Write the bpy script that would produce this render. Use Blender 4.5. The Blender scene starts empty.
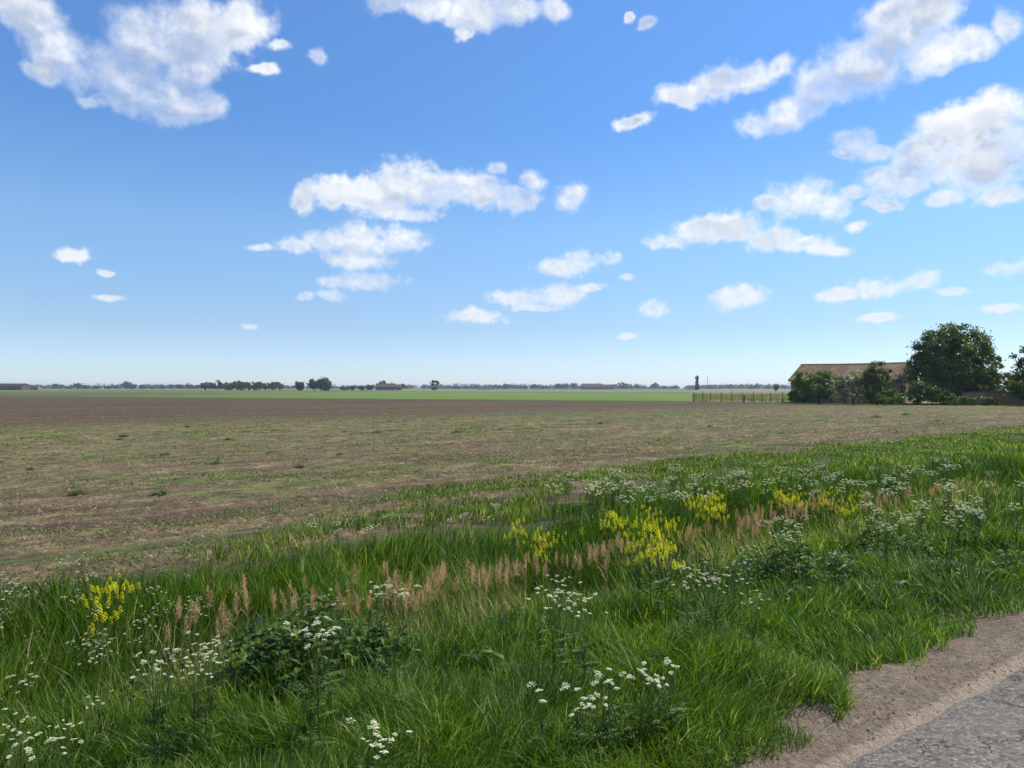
import bpy, math, random
import numpy as np
R = np.random.default_rng(11)
random.seed(5)
rad = math.radians
scene = bpy.context.scene
COL = scene.collection

# ------------------------------------------------------------------ camera
EYE = 1.65
F = 720.0
HZ = 388.0
cam_d = bpy.data.cameras.new('camera')
cam = bpy.data.objects.new('camera', cam_d)
COL.objects.link(cam)
cam.location = (0, 0, EYE)
cam.rotation_euler = (rad(90) + math.atan(4 / F), 0, 0)
cam_d.sensor_width = 36
cam_d.lens = F / 1024 * 36
cam_d.clip_start = 0.05
cam_d.clip_end = 20000
scene.camera = cam

# ------------------------------------------------------------------ numpy helpers
def hsh(ix, iy, seed):
    h = (ix.astype(np.int64) * 374761393 + iy.astype(np.int64) * 668265263 + seed * 1442695041) & 0xffffffff
    h = ((h ^ (h >> 13)) * 1274126177) & 0xffffffff
    return ((h ^ (h >> 16)) & 0xffff) / 65535.0

def vnoise(x, y, seed=0):
    x = np.asarray(x, float); y = np.asarray(y, float)
    ix = np.floor(x); iy = np.floor(y)
    fx = x - ix; fy = y - iy
    fx = fx * fx * (3 - 2 * fx); fy = fy * fy * (3 - 2 * fy)
    a = hsh(ix, iy, seed); b = hsh(ix + 1, iy, seed); c = hsh(ix, iy + 1, seed); d = hsh(ix + 1, iy + 1, seed)
    return (a * (1 - fx) + b * fx) * (1 - fy) + (c * (1 - fx) + d * fx) * fy

def fbm(x, y, seed=0, octv=4):
    s = 0; a = 0.5; t = 0
    for i in range(octv):
        s = s + a * vnoise(np.asarray(x) * 2 ** i, np.asarray(y) * 2 ** i, seed + i * 7)
        t += a; a *= 0.5
    return s / t

CU, SU = 0.81, 0.585
_n = math.hypot(CU, SU); CU /= _n; SU /= _n
def UV(x, y):            # u runs along the road, v across it towards the field
    return x * CU + y * SU, -x * SU + y * CU
def XY(u, v):
    return u * CU - v * SU, u * SU + v * CU
PV = [-50, 2.0, 3.0, 3.9, 5.0, 5.7, 6.8, 8.0, 9000]
PZ = [0, 0, -0.03, -0.10, -0.50, -0.50, -0.12, -0.06, -0.06]
def zg(x, y):
    u, v = UV(x, y)
    w = v + 0.5 * (fbm(u * 0.35, v * 0.1, 3, 3) - 0.5) * np.clip((v - 2.2) / 1.5, 0, 1)
    z = np.interp(w, PV, PZ)
    r = np.hypot(x, y)
    near = np.clip(1.6 - r / 60, 0, 1)
    field = np.clip((v - 7) / 1.5, 0, 1) * near
    z = z + field * (0.09 * (fbm(u * 0.5, v * 2.4, 21, 4) - 0.5) + 0.05 * (fbm(u * 4, v * 5, 25, 3) - 0.5))
    verge = np.clip((v - 1.72) / 0.3, 0, 1) * (1 - np.clip((v - 7) / 1.5, 0, 1))
    z = z + verge * 0.10 * (fbm(u * 1.3, v * 1.3, 31, 3) - 0.5) + verge * .02
    edge = np.clip(1 - abs(v - 1.85) / 0.22, 0, 1)
    z = z + edge * 0.03 * (fbm(u * 5, v * 5, 41, 3) - 0.6)
    return z - np.where(v < 1.75, 0.02, 0)

def at(px, d):           # lateral position of a picture column at depth d
    return (px - 512) / F * d

# ------------------------------------------------------------------ object helpers
def tag(o, label=None, cat=None, group=None, kind=None):
    if label: o['label'] = label
    if cat: o['category'] = cat
    if group: o['group'] = group
    if kind: o['kind'] = kind
    return o

def link(o, parent=None):
    COL.objects.link(o)
    if parent is not None: o.parent = parent
    return o

def empty(name, loc=(0, 0, 0), rz=0):
    o = bpy.data.objects.new(name, None)
    o.location = loc; o.rotation_euler = (0, 0, rz)
    o.empty_display_size = 0.2
    return link(o)

def mesh_np(name, V, faces_by_size, mat, attrs=None, smooth=False):
    """V (n,3); faces_by_size: list of (m,k) int arrays"""
    me = bpy.data.meshes.new(name)
    V = np.ascontiguousarray(V, dtype=np.float32)
    me.vertices.add(len(V)); me.vertices.foreach_set('co', V.ravel())
    loops = np.concatenate([f.ravel() for f in faces_by_size]).astype(np.int32)
    tot = np.concatenate([np.full(len(f), f.shape[1], np.int32) for f in faces_by_size])
    st = np.concatenate([[0], np.cumsum(tot)[:-1]]).astype(np.int32)
    me.loops.add(len(loops)); me.loops.foreach_set('vertex_index', loops)
    me.polygons.add(len(tot)); me.polygons.foreach_set('loop_start', st)
    me.polygons.foreach_set('loop_total', tot)
    if smooth: me.polygons.foreach_set('use_smooth', np.ones(len(tot), bool))
    for k, a in (attrs or {}).items():
        at_ = me.attributes.new(k, 'FLOAT', 'POINT')
        at_.data.foreach_set('value', np.ascontiguousarray(a, dtype=np.float32).ravel())
    me.materials.append(mat)
    me.update(calc_edges=True)
    return me

def obj_np(name, V, faces, mat, parent=None, attrs=None, smooth=False):
    return link(bpy.data.objects.new(name, mesh_np(name, V, faces, mat, attrs, smooth)), parent)

class MB:
    """collects small hand made shapes for ONE mesh"""
    def __init__(s): s.v = []; s.f = []; s.t = []
    def add(s, vs, fs, t=0.5):
        b = len(s.v); s.v += [tuple(map(float, p)) for p in vs]; s.f += [tuple(i + b for i in f) for f in fs]; s.t += [t] * len(vs)
    def tube(s, pts, radii, n=5, t=0.5, cap=True):
        pts = [np.array(p, float) for p in pts]; vs = []; fs = []
        for i, p in enumerate(pts):
            d = pts[min(i + 1, len(pts) - 1)] - pts[max(i - 1, 0)]
            d = d / (np.linalg.norm(d) + 1e-9)
            a = np.cross(d, (0.3, 1, 0.1) if abs(d[1]) < .9 else (1, 0, 0)); a /= np.linalg.norm(a); b = np.cross(d, a)
            for k in range(n):
                an = 2 * math.pi * k / n
                vs.append(p + radii[i] * (math.cos(an) * a + math.sin(an) * b))
        for i in range(len(pts) - 1):
            for k in range(n):
                k2 = (k + 1) % n
                fs.append((i * n + k, i * n + k2, (i + 1) * n + k2, (i + 1) * n + k))
        if cap:
            fs.append(tuple(range(n - 1, -1, -1))); m = (len(pts) - 1) * n; fs.append(tuple(m + k for k in range(n)))
        s.add(vs, fs, t)
    def box(s, c, h, rz=0, t=0.5, ax=None):
        cx, cy, cz = c; vs = []
        ca, sa = math.cos(rz), math.sin(rz)
        for dz in (-1, 1):
            for dx, dy in ((-1, -1), (1, -1), (1, 1), (-1, 1)):
                x, y = dx * h[0], dy * h[1]
                vs.append((cx + x * ca - y * sa, cy + x * sa + y * ca, cz + dz * h[2]))
        s.add(vs, [(3, 2, 1, 0), (4, 5, 6, 7), (0, 1, 5, 4), (1, 2, 6, 5), (2, 3, 7, 6), (3, 0, 4, 7)], t)
    def leaf(s, base, d, up, L, W, t=0.5, droop=0.3):
        base = np.array(base, float); d = np.array(d, float); d /= np.linalg.norm(d)
        side = np.cross(d, up); side /= (np.linalg.norm(side) + 1e-9)
        nz = np.cross(side, d)
        p = [base, base + d * L * .35 + side * W * .5 + nz * L * .06, base + d * L * .75 + side * W * .33 - nz * L * droop * .3,
             base + d * L - nz * L * droop, base + d * L * .75 - side * W * .33 - nz * L * droop * .3, base + d * L * .35 - side * W * .5 + nz * L * .06,
             base + d * L * .4 - nz * L * .03]
        s.add(p, [(0, 1, 6), (1, 2, 6), (2, 3, 6), (3, 4, 6), (4, 5, 6), (5, 0, 6)], t)
    def build(s, name, mat, parent=None, smooth=False):
        me = bpy.data.meshes.new(name)
        me.from_pydata(s.v, [], s.f)
        a = me.attributes.new('tint', 'FLOAT', 'POINT'); a.data.foreach_set('value', np.array(s.t, np.float32))
        if smooth: me.polygons.foreach_set('use_smooth', np.ones(len(me.polygons), bool))
        me.materials.append(mat); me.update()
        return link(bpy.data.objects.new(name, me), parent)

def copy_thing(root, loc, rz, sc=1.0, label=None, group=None):
    r = root.copy(); COL.objects.link(r)
    r.location = loc; r.rotation_euler = (0, 0, rz); r.scale = (sc, sc, sc)
    if label: r['label'] = label
    if group: r['group'] = group
    for ch in list(root.children):
        c = ch.copy(); COL.objects.link(c); c.parent = r
        for g in list(ch.children):
            d = g.copy(); COL.objects.link(d); d.parent = c
    return r

# ------------------------------------------------------------------ node helpers
class NT:
    def __init__(s, nt): s.nt = nt; nt.nodes.clear()
    def n(s, typ, **kw):
        nd = s.nt.nodes.new(typ)
        for k, v in kw.items(): setattr(nd, k, v)
        return nd
    def l(s, a, b): s.nt.links.new(a, b)
    def setin(s, nd, i, v):
        if hasattr(v, 'links'): s.l(v, nd.inputs[i])
        elif v is not None: nd.inputs[i].default_value = v
    def math(s, op, a, b=None, c=None, clamp=False):
        nd = s.n('ShaderNodeMath', operation=op, use_clamp=clamp)
        s.setin(nd, 0, a); s.setin(nd, 1, b); s.setin(nd, 2, c)
        return nd.outputs[0]
    def vmath(s, op, a, b=None, c=None):
        nd = s.n('ShaderNodeVectorMath', operation=op)
        s.setin(nd, 0, a); s.setin(nd, 1, b); s.setin(nd, 2, c)
        return nd.outputs['Value'] if op in ('LENGTH', 'DOT_PRODUCT', 'DISTANCE') else nd.outputs[0]
    def noise(s, vec, scale, detail=4, rough=0.55, color=False, dist=0.0):
        nd = s.n('ShaderNodeTexNoise'); s.setin(nd, 'Vector', vec)
        nd.inputs['Scale'].default_value = scale; nd.inputs['Detail'].default_value = detail
        nd.inputs['Roughness'].default_value = rough; nd.inputs['Distortion'].default_value = dist
        return nd.outputs['Color' if color else 'Fac']
    def ramp(s, fac, stops, mode='LINEAR'):
        nd = s.n('ShaderNodeValToRGB'); s.l(fac, nd.inputs[0]); cr = nd.color_ramp; cr.interpolation = mode
        while len(cr.elements) < len(stops): cr.elements.new(0.5)
        for e, (p, c) in zip(cr.elements, stops):
            e.position = p; e.color = (*c, 1) if len(c) == 3 else c
        return nd.outputs[0]
    def mix(s, f, a, b, mode='MIX'):
        nd = s.n('ShaderNodeMix', data_type='RGBA', blend_type=mode)
        s.setin(nd, 0, f)
        for i, v in ((6, a), (7, b)):
            if hasattr(v, 'links'): s.l(v, nd.inputs[i])
            else: nd.inputs[i].default_value = (*v, 1)
        return nd.outputs[2]
    def mapr(s, v, a, b, c=0.0, d=1.0, smooth=False):
        nd = s.n('ShaderNodeMapRange', interpolation_type='SMOOTHSTEP' if smooth else 'LINEAR')
        s.setin(nd, 0, v)
        for i, x in ((1, a), (2, b), (3, c), (4, d)): nd.inputs[i].default_value = x
        return nd.outputs[0]

def new_mat(name):
    m = bpy.data.materials.new(name); m.use_nodes = True
    return m, NT(m.node_tree)

def foliage_mat(name, stops, transl=0.35, rough=0.45, spec=0.5, noise_amt=0.0, rnd=0.0):
    m, t = new_mat(name)
    a = t.n('ShaderNodeAttribute', attribute_name='tint')
    fac = a.outputs['Fac']
    if rnd:
        oi = t.n('ShaderNodeObjectInfo')
        fac = t.math('ADD', fac, t.math('MULTIPLY', t.math('SUBTRACT', oi.outputs['Random'], .5), rnd), clamp=True)
    c = t.ramp(fac, stops)
    p = t.n('ShaderNodeBsdfPrincipled'); t.l(c, p.inputs['Base Color'])
    p.inputs['Roughness'].default_value = rough; p.inputs['Specular IOR Level'].default_value = spec
    tr = t.n('ShaderNodeBsdfTranslucent')
    tc = t.mix(1.0, c, (1.25, 1.35, 0.6), 'MULTIPLY'); t.l(tc, tr.inputs['Color'])
    mx = t.n('ShaderNodeMixShader'); mx.inputs[0].default_value = transl
    t.l(p.outputs[0], mx.inputs[1]); t.l(tr.outputs[0], mx.inputs[2])
    o = t.n('ShaderNodeOutputMaterial'); t.l(mx.outputs[0], o.inputs['Surface'])
    return m

def plain_mat(name, c1, c2, scale=6, rough=0.8, bump=0.0, spec=0.3, vec_scale=(1, 1, 1)):
    m, t = new_mat(name)
    tc = t.n('ShaderNodeTexCoord'); mp = t.n('ShaderNodeMapping'); t.l(tc.outputs['Object'], mp.inputs[0])
    mp.inputs['Scale'].default_value = vec_scale
    f = t.noise(mp.outputs[0], scale, 5, 0.6)
    c = t.ramp(f, [(0.3, c1), (0.7, c2)])
    p = t.n('ShaderNodeBsdfPrincipled'); t.l(c, p.inputs['Base Color']); p.inputs['Roughness'].default_value = rough
    p.inputs['Specular IOR Level'].default_value = spec
    if bump:
        b = t.n('ShaderNodeBump'); b.inputs['Distance'].default_value = bump; t.l(f, b.inputs['Height']); t.l(b.outputs[0], p.inputs['Normal'])
    o = t.n('ShaderNodeOutputMaterial'); t.l(p.outputs[0], o.inputs['Surface'])
    return m

# greens go from deep bluish to light yellow-green to dry straw
M_GRASS = foliage_mat('grass_blades', [(0, (.022, .056, .005)), (.35, (.062, .140, .009)), (.7, (.140, .245, .020)), (.86, (.31, .37, .12)), (1, (.50, .44, .26))], .44, .42, .22)
M_TALL = foliage_mat('tall_grass_blades', [(0, (.022, .054, .005)), (.35, (.060, .130, .009)), (.7, (.135, .225, .020)), (.86, (.30, .33, .11)), (1, (.52, .42, .26))], .44, .42, .22)
M_WEED = foliage_mat('weed_leaves', [(0, (.045, .095, .012)), (.5, (.10, .17, .024)), (.8, (.17, .21, .045)), (1, (.34, .29, .18))], .35, .6, .25)
M_LEAF = foliage_mat('broad_leaves', [(0, (.022, .055, .006)), (.5, (.060, .120, .012)), (1, (.14, .21, .030))], .45, .45, .3)
M_TREE = foliage_mat('tree_leaves', [(0, (.042, .086, .010)), (.5, (.085, .145, .016)), (1, (.16, .22, .034))], .35, .5, .3)
M_TREEFAR = foliage_mat('far_tree_leaves', [(0, (.030, .052, .012)), (.5, (.060, .090, .022)), (1, (.11, .14, .04))], .25, .7, .2, rnd=.5)
M_PALE = foliage_mat('pale_blossom', [(0, (.06, .08, .03)), (.45, (.12, .14, .07)), (.55, (.54, .48, .32)), (1, (.72, .64, .44))], .2, .7, .2)
M_STEM = foliage_mat('green_stems', [(0, (.07, .12, .02)), (1, (.18, .22, .07))], .35, .6, .15)
M_STRAW = foliage_mat('straw_stems', [(0, (.28, .21, .11)), (1, (.52, .42, .24))], .35, .7, .1)
M_WHITE = foliage_mat('white_florets', [(0, (.40, .45, .20)), (.5, (.62, .64, .42)), (1, (.80, .79, .64))], .3, .7, .2)
M_YELLOW = foliage_mat('yellow_petals', [(0, (.82, .74, .02)), (1, (.95, .86, .03))], .4, .6, .2)
M_PLUME = foliage_mat('reed_plumes', [(0, (.38, .20, .12)), (.5, (.60, .36, .235)), (1, (.74, .50, .35))], .45, .8, .1)
M_SOIL = foliage_mat('dry_soil', [(0, (.075, .052, .036)), (.5, (.15, .108, .078)), (.85, (.24, .18, .13)), (1, (.38, .31, .22))], 0, .95, .1)
M_BARK = plain_mat('bark', (.05, .038, .028), (.12, .095, .07), 9, .95, .03)

# ------------------------------------------------------------------ ground sheet
def ground_material():
    m, t = new_mat('ground_surface')
    tc = t.n('ShaderNodeTexCoord'); P = tc.outputs['Object']
    sp = t.n('ShaderNodeSeparateXYZ'); t.l(P, sp.inputs[0]); X, Y = sp.outputs[0], sp.outputs[1]
    u = t.math('MULTIPLY_ADD', X, CU, t.math('MULTIPLY', Y, SU))
    v = t.math('MULTIPLY_ADD', X, -SU, t.math('MULTIPLY', Y, CU))
    cb = t.n('ShaderNodeCombineXYZ'); t.l(u, cb.inputs[0]); t.l(v, cb.inputs[1]); UVW = cb.outputs[0]
    def st(su, sv, sc, det=4, ro=.55):
        w = t.vmath('MULTIPLY', UVW, (su, sv, 1)); return t.noise(w, sc, det, ro)
    nb = st(1, 1, .35, 3)            # broad
    stripe = st(.07, 1, .9, 4, .6)    # rows along the road
    stripe2 = st(.18, 1, 2.6, 4, .6)
    clod = st(.8, 1, 9, 6, .7)
    fine = st(1, 1, 38, 4, .7)
    mott = st(.55, 1, 2.2, 10, .82)
    mott2 = st(.9, 1, 6, 8, .8)
    # soil
    soil = t.ramp(clod, [(.30, (.075, .050, .031)), (.5, (.145, .098, .064)), (.68, (.235, .168, .112))])
    soil = t.mix(t.mapr(fine, .58, .72, 0, .8), soil, (.30, .24, .17))
    soil = t.mix(t.mapr(stripe, .50, .58, 0, .85, True), soil, (.085, .058, .046))
    # pale straw and low weeds in strips
    wmix = t.math('ADD', t.math('MULTIPLY', stripe2, .5), t.math('MULTIPLY', nb, .5))
    straw = t.ramp(fine, [(.3, (.12, .105, .055)), (.7, (.22, .18, .10))])
    green = t.ramp(clod, [(.3, (.055, .085, .020)), (.7, (.12, .145, .045))])
    f_st = t.mapr(t.math('MULTIPLY_ADD', v, .004, wmix), .52, .70, 0, .75, True)
    field = t.mix(f_st, soil, straw)
    s3 = st(.12, 1, 1.1, 5, .65)
    f_g = t.mapr(t.math('MULTIPLY_ADD', v, .0035, t.math('MULTIPLY_ADD', mott2, .35, s3)), .68, .84, 0, .8, True)
    field = t.mix(f_g, field, green)
    field = t.mix(1.0, field, t.ramp(mott, [(.36, (.48, .45, .42)), (.5, (1.15, 1.13, 1.08)), (.63, (2.2, 2.1, 1.85))]), 'MULTIPLY')
    # far dark ploughed band
    pl = t.ramp(t.math('MULTIPLY_ADD', clod, .5, t.math('MULTIPLY', st(.05, 1, .5, 5, .65), .5)), [(.35, (.058, .038, .020)), (.65, (.112, .078, .044))])
    pl = t.mix(t.mapr(st(.03, 1, .35, 3), .5, .65, 0, .6, True), pl, (.125, .11, .065))
    vv = t.math('MULTIPLY_ADD', t.math('SUBTRACT', st(.1, .1, .6, 4), .5), 10, v)
    field = t.mix(t.mapr(vv, 30, 47, smooth=True), field, pl)
    # far fields beyond the drain
    wl = t.math('MULTIPLY_ADD', X, .44, Y)
    tt = t.math('DIVIDE', 100.0, t.math('MAXIMUM', wl, 50.0))
    side = t.mapr(X, -110, -35, smooth=True)
    farA = t.ramp(tt, [(0, (.10, .12, .06)), (.10, (.16, .15, .08)), (.16, (.10, .13, .06)), (.24, (.22, .22, .13)), (.29, (.12, .15, .06)), (.36, (.085, .15, .028)), (.40, (.125, .185, .038)), (.93, (.115, .175, .035)), (.97, (.045, .10, .02))])
    farB = t.ramp(tt, [(0, (.10, .12, .06)), (.12, (.20, .20, .11)), (.22, (.10, .12, .05)), (.40, (.12, .135, .05)), (.62, (.075, .10, .03)), (.70, (.11, .11, .05)), (1, (.08, .10, .035))])
    fn = st(.3, .3, .4, 4)
    far = t.mix(side, farB, farA)
    far = t.mix(t.mapr(t.math('DIVIDE', X, Y), .245, .258), far, t.ramp(fn, [(.35, (.15, .16, .07)), (.65, (.24, .21, .12))]))
    far = t.mix(1.0, far, t.ramp(fn, [(.3, (.85, .85, .85)), (.7, (1.12, 1.12, 1.12))]), 'MULTIPLY')
    wob = t.math('MULTIPLY_ADD', t.math('SUBTRACT', fn, .5), 6, wl)
    col = t.mix(t.mapr(wob, 100, 102.5), field, far)
    col = t.mix(t.math('MULTIPLY', t.mapr(wob, 94, 97), t.mapr(wob, 103, 100)), col, (.06, .075, .03))
    # verge soil under the grass
    und = t.ramp(fine, [(.3, (.04, .055, .016)), (.7, (.10, .105, .038))])
    vw = t.math('MULTIPLY_ADD', t.math('SUBTRACT', st(1, 1, 1.2, 4), .5), 1.4, v)
    vw = t.math('MULTIPLY_ADD', t.mapr(u, 5, 14, 0, 1, True), -3.6, vw)
    col = t.mix(t.mapr(vw, 7.2, 7.9, smooth=True), und, col)
    # trodden dirt strip by the road
    dirt = t.ramp(t.math('MULTIPLY_ADD', st(1, 1, 30, 8, .85), .6, t.math('MULTIPLY', mott2, .4)), [(.36, (.10, .066, .042)), (.5, (.215, .168, .118)), (.64, (.37, .30, .215))])
    pale = t.mapr(t.math('ABSOLUTE', t.math('SUBTRACT', t.math('MULTIPLY_ADD', clod, .12, v), 1.79)), .015, .07, .8, 0, True)
    dirt = t.mix(pale, dirt, (.40, .32, .24))
    vd = t.math('MULTIPLY_ADD', t.math('SUBTRACT', st(1, 1, 2.4, 4, .6), .5), .35, v)
    col = t.mix(t.mapr(vd, 2.25, 2.6, smooth=True), dirt, col)
    # pebbles, crumbs and straw bits
    vo = t.n('ShaderNodeTexVoronoi'); t.l(UVW, vo.inputs['Vector']); vo.inputs['Scale'].default_value = 26
    pv = t.n('ShaderNodeSeparateXYZ'); t.l(vo.outputs['Color'], pv.inputs[0])
    peb = t.math('MULTIPLY', t.mapr(vo.outputs['Distance'], .16, .24, 1, 0), t.mapr(pv.outputs[0], .86, .9))
    nearm = t.mapr(wl, 14, 35, .8, 0)
    col = t.mix(t.math('MULTIPLY', t.math('MULTIPLY', peb, nearm), t.mapr(vw, 7.2, 8.2, .5, 1)), col, (.42, .36, .28))
    p = t.n('ShaderNodeBsdfPrincipled'); t.l(col, p.inputs['Base Color']); p.inputs['Roughness'].default_value = .95
    p.inputs['Specular IOR Level'].default_value = .15
    h = t.math('ADD', t.math('MULTIPLY', clod, .06), t.math('MULTIPLY', fine, .03))
    h = t.math('MULTIPLY_ADD', mott, .05, h)
    h = t.math('MULTIPLY_ADD', peb, .006, h)
    b = t.n('ShaderNodeBump'); b.inputs['Distance'].default_value = 1.0; b.inputs['Strength'].default_value = .9
    t.l(h, b.inputs['Height']); t.l(b.outputs[0], p.inputs['Normal'])
    o = t.n('ShaderNodeOutputMaterial'); t.l(p.outputs[0], o.inputs['Surface'])
    return m

def build_ground():
    rr = np.concatenate([np.linspace(.3, 2.2, 8)[:-1], 2.2 * np.exp(np.linspace(0, math.log(90 / 2.2), 620)), 90 * np.exp(np.linspace(0, math.log(4600 / 90), 60))[1:]])
    th = np.concatenate([np.linspace(-50, 50, 620), np.linspace(50, 310, 46)[1:-1]])
    th = np.radians(th)
    RR, TH = np.meshgrid(rr, th, indexing='ij')
    Xg = RR * np.sin(TH); Yg = RR * np.cos(TH)
    Z = zg(Xg, Yg)
    nr, na = RR.shape
    V = np.stack([Xg, Yg, Z], -1).reshape(-1, 3)
    V = np.concatenate([V, [[0, 0, -0.02]]])
    i, j = np.meshgrid(np.arange(nr - 1), np.arange(na), indexing='ij')
    j2 = (j + 1) % na
    q = np.stack([i * na + j, (i + 1) * na + j, (i + 1) * na + j2, i * na + j2], -1).reshape(-1, 4)[:, ::-1]
    c = len(V) - 1
    jj = np.arange(na); tri = np.stack([np.full(na, c), (jj + 1) % na, jj], -1)
    g = obj_np('ground', V, [q, tri], ground_material(), smooth=True)
    tag(g, 'flat brown field with pale stubble rows running to green fields', 'ground', kind='structure')
build_ground()

def build_road():
    m, t = new_mat('asphalt')
    tc = t.n('ShaderNodeTexCoord'); P = tc.outputs['Object']
    n1 = t.noise(P, 1.3, 4, .6); n2 = t.noise(P, 60, 3, .8)
    vo = t.n('ShaderNodeTexVoronoi'); t.l(P, vo.inputs['Vector']); vo.inputs['Scale'].default_value = 70
    sv = t.n('ShaderNodeSeparateXYZ'); t.l(vo.outputs['Color'], sv.inputs[0])
    c = t.ramp(sv.outputs[0], [(0, (.06, .053, .044)), (.45, (.15, .133, .112)), (.8, (.23, .205, .172)), (1, (.34, .305, .26))])
    c = t.mix(t.mapr(n2, .4, .62, 0, .5), c, (.10, .093, .088))
    c = t.mix(t.mapr(n1, .35, .7, 0, .45), c, (.175, .152, .126))
    w = t.noise(P, 3.5, 5, .65, color=True)
    P2 = t.vmath('MULTIPLY_ADD', w, (.7, .7, 0), P)
    cr = t.n('ShaderNodeTexVoronoi', feature='DISTANCE_TO_EDGE'); t.l(P2, cr.inputs['Vector']); cr.inputs['Scale'].default_value = 1.6
    crk = t.mapr(cr.outputs['Distance'], .003, .016, .6, 0)
    crk = t.math('MULTIPLY', crk, t.mapr(n1, .38, .5))
    c = t.mix(crk, c, (.035, .03, .027))
    p = t.n('ShaderNodeBsdfPrincipled'); t.l(c, p.inputs['Base Color']); p.inputs['Roughness'].default_value = .9; p.inputs['Specular IOR Level'].default_value = .15
    h = t.math('SUBTRACT', t.math('MULTIPLY', n2, .5), t.math('MULTIPLY', vo.outputs['Distance'], .7))
    h = t.math('SUBTRACT', h, t.math('MULTIPLY', crk, 1.2))
    b = t.n('ShaderNodeBump'); b.inputs['Distance'].default_value = .008; t.l(h, b.inputs['Height']); t.l(b.outputs[0], p.inputs['Normal'])
    o = t.n('ShaderNodeOutputMaterial'); t.l(p.outputs[0], o.inputs['Surface'])
    us = np.concatenate([np.linspace(-120, -6, 60)[:-1], np.linspace(-6, 14, 900), np.linspace(14, 200, 80)[1:]])
    e = 1.70 + .09 * (fbm(us * 2.2, us * 0, 5, 5) - .5) + .05 * (fbm(us * .5, us * 0 + 9, 5, 2) - .5)
    rows = []
    for k, (f, z) in enumerate(((0, -.012), (.03, .004), (.25, .008), (2.0, .035), (4.0, .02))):
        vv = e - f if k < 3 else np.full_like(us, 1.70 - f)
        x, y = XY(us, vv); rows.append(np.stack([x, y, np.full_like(us, z)], -1))
    V = np.concatenate(rows); n = len(us); q = []
    for k in range(4):
        i = np.arange(n - 1) + k * n; q.append(np.stack([i, i + n, i + n + 1, i + 1], -1))
    r = obj_np('road', V, [np.concatenate(q)], m, smooth=True)
    tag(r, 'cracked grey asphalt lane at the foot of the grass verge', 'road', kind='structure')
build_road()

# ------------------------------------------------------------------ grass blades
def blades(P, h, w, lean_a, lean, curve, tint):
    """P (n,3) roots -> arrays of 7 verts, 2 quads, 1 tri per blade"""
    n = len(P)
    la = lean_a; dx, dy = np.cos(la), np.sin(la)
    fa = R.uniform(0, 2 * np.pi, n)          # facing of the flat side
    sx, sy = np.cos(fa), np.sin(fa)
    V = np.empty((n, 7, 3), np.float32)
    for k, (s, ws) in enumerate(((0, .8), (.38, 1.0), (.75, .6), (1, 0))):
        off = lean * s + curve * s * s
        hz = h * s * np.cos(np.clip(lean * .6 + curve * .7 * s, 0, 1.35))
        cx = P[:, 0] + dx * off * h * .8; cy = P[:, 1] + dy * off * h * .8; cz = P[:, 2] + hz
        if k < 3:
            V[:, 2 * k] = np.stack([cx - sx * w * ws * .5, cy - sy * w * ws * .5, cz], -1)
            V[:, 2 * k + 1] = np.stack([cx + sx * w * ws * .5, cy + sy * w * ws * .5, cz], -1)
        else:
            V[:, 6] = np.stack([cx, cy, cz], -1)
    b = (np.arange(n) * 7)[:, None]
    q = np.concatenate([b + np.array([[0, 1, 3, 2]]), b + np.array([[2, 3, 5, 4]])])
    tri = b + np.array([[4, 5, 6]])
    tt = np.repeat(tint, 7)
    return V.reshape(-1, 3), q, tri, tt

def scatter(D0, r0, r1, k, th=54):
    """random ground points, density D0*(3/r)^k per square metre"""
    ths = 2 * rad(th)
    rs = np.linspace(r0, r1, 400); dens = D0 * (3 / rs) ** k * ths * rs
    cdf = np.concatenate([[0], np.cumsum((dens[1:] + dens[:-1]) / 2 * np.diff(rs))])
    n = int(cdf[-1]); r = np.interp(R.uniform(0, cdf[-1], n), cdf, rs)
    a = R.uniform(-ths / 2, ths / 2, n)
    return r * np.sin(a), r * np.cos(a), r

def edge_v(u):           # where the closed green cover ends and the bare field begins
    return np.interp(u, [-8, 1, 3, 5, 8, 14, 40, 90], [7.1, 7.5, 8.8, 10.4, 11.4, 12.0, 12.0, 12.0]) + np.clip((u + 1) / 6, .4, 1) * 4.2 * (fbm(u * .3, u * 0 + 3.3, 61, 4) - .5)

def clump_dir(u, v, sc, seed):
    return 2 * np.pi * 2 * fbm(u * sc, v * sc, seed, 2) + R.normal(0, 1.1, len(u))

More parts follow.
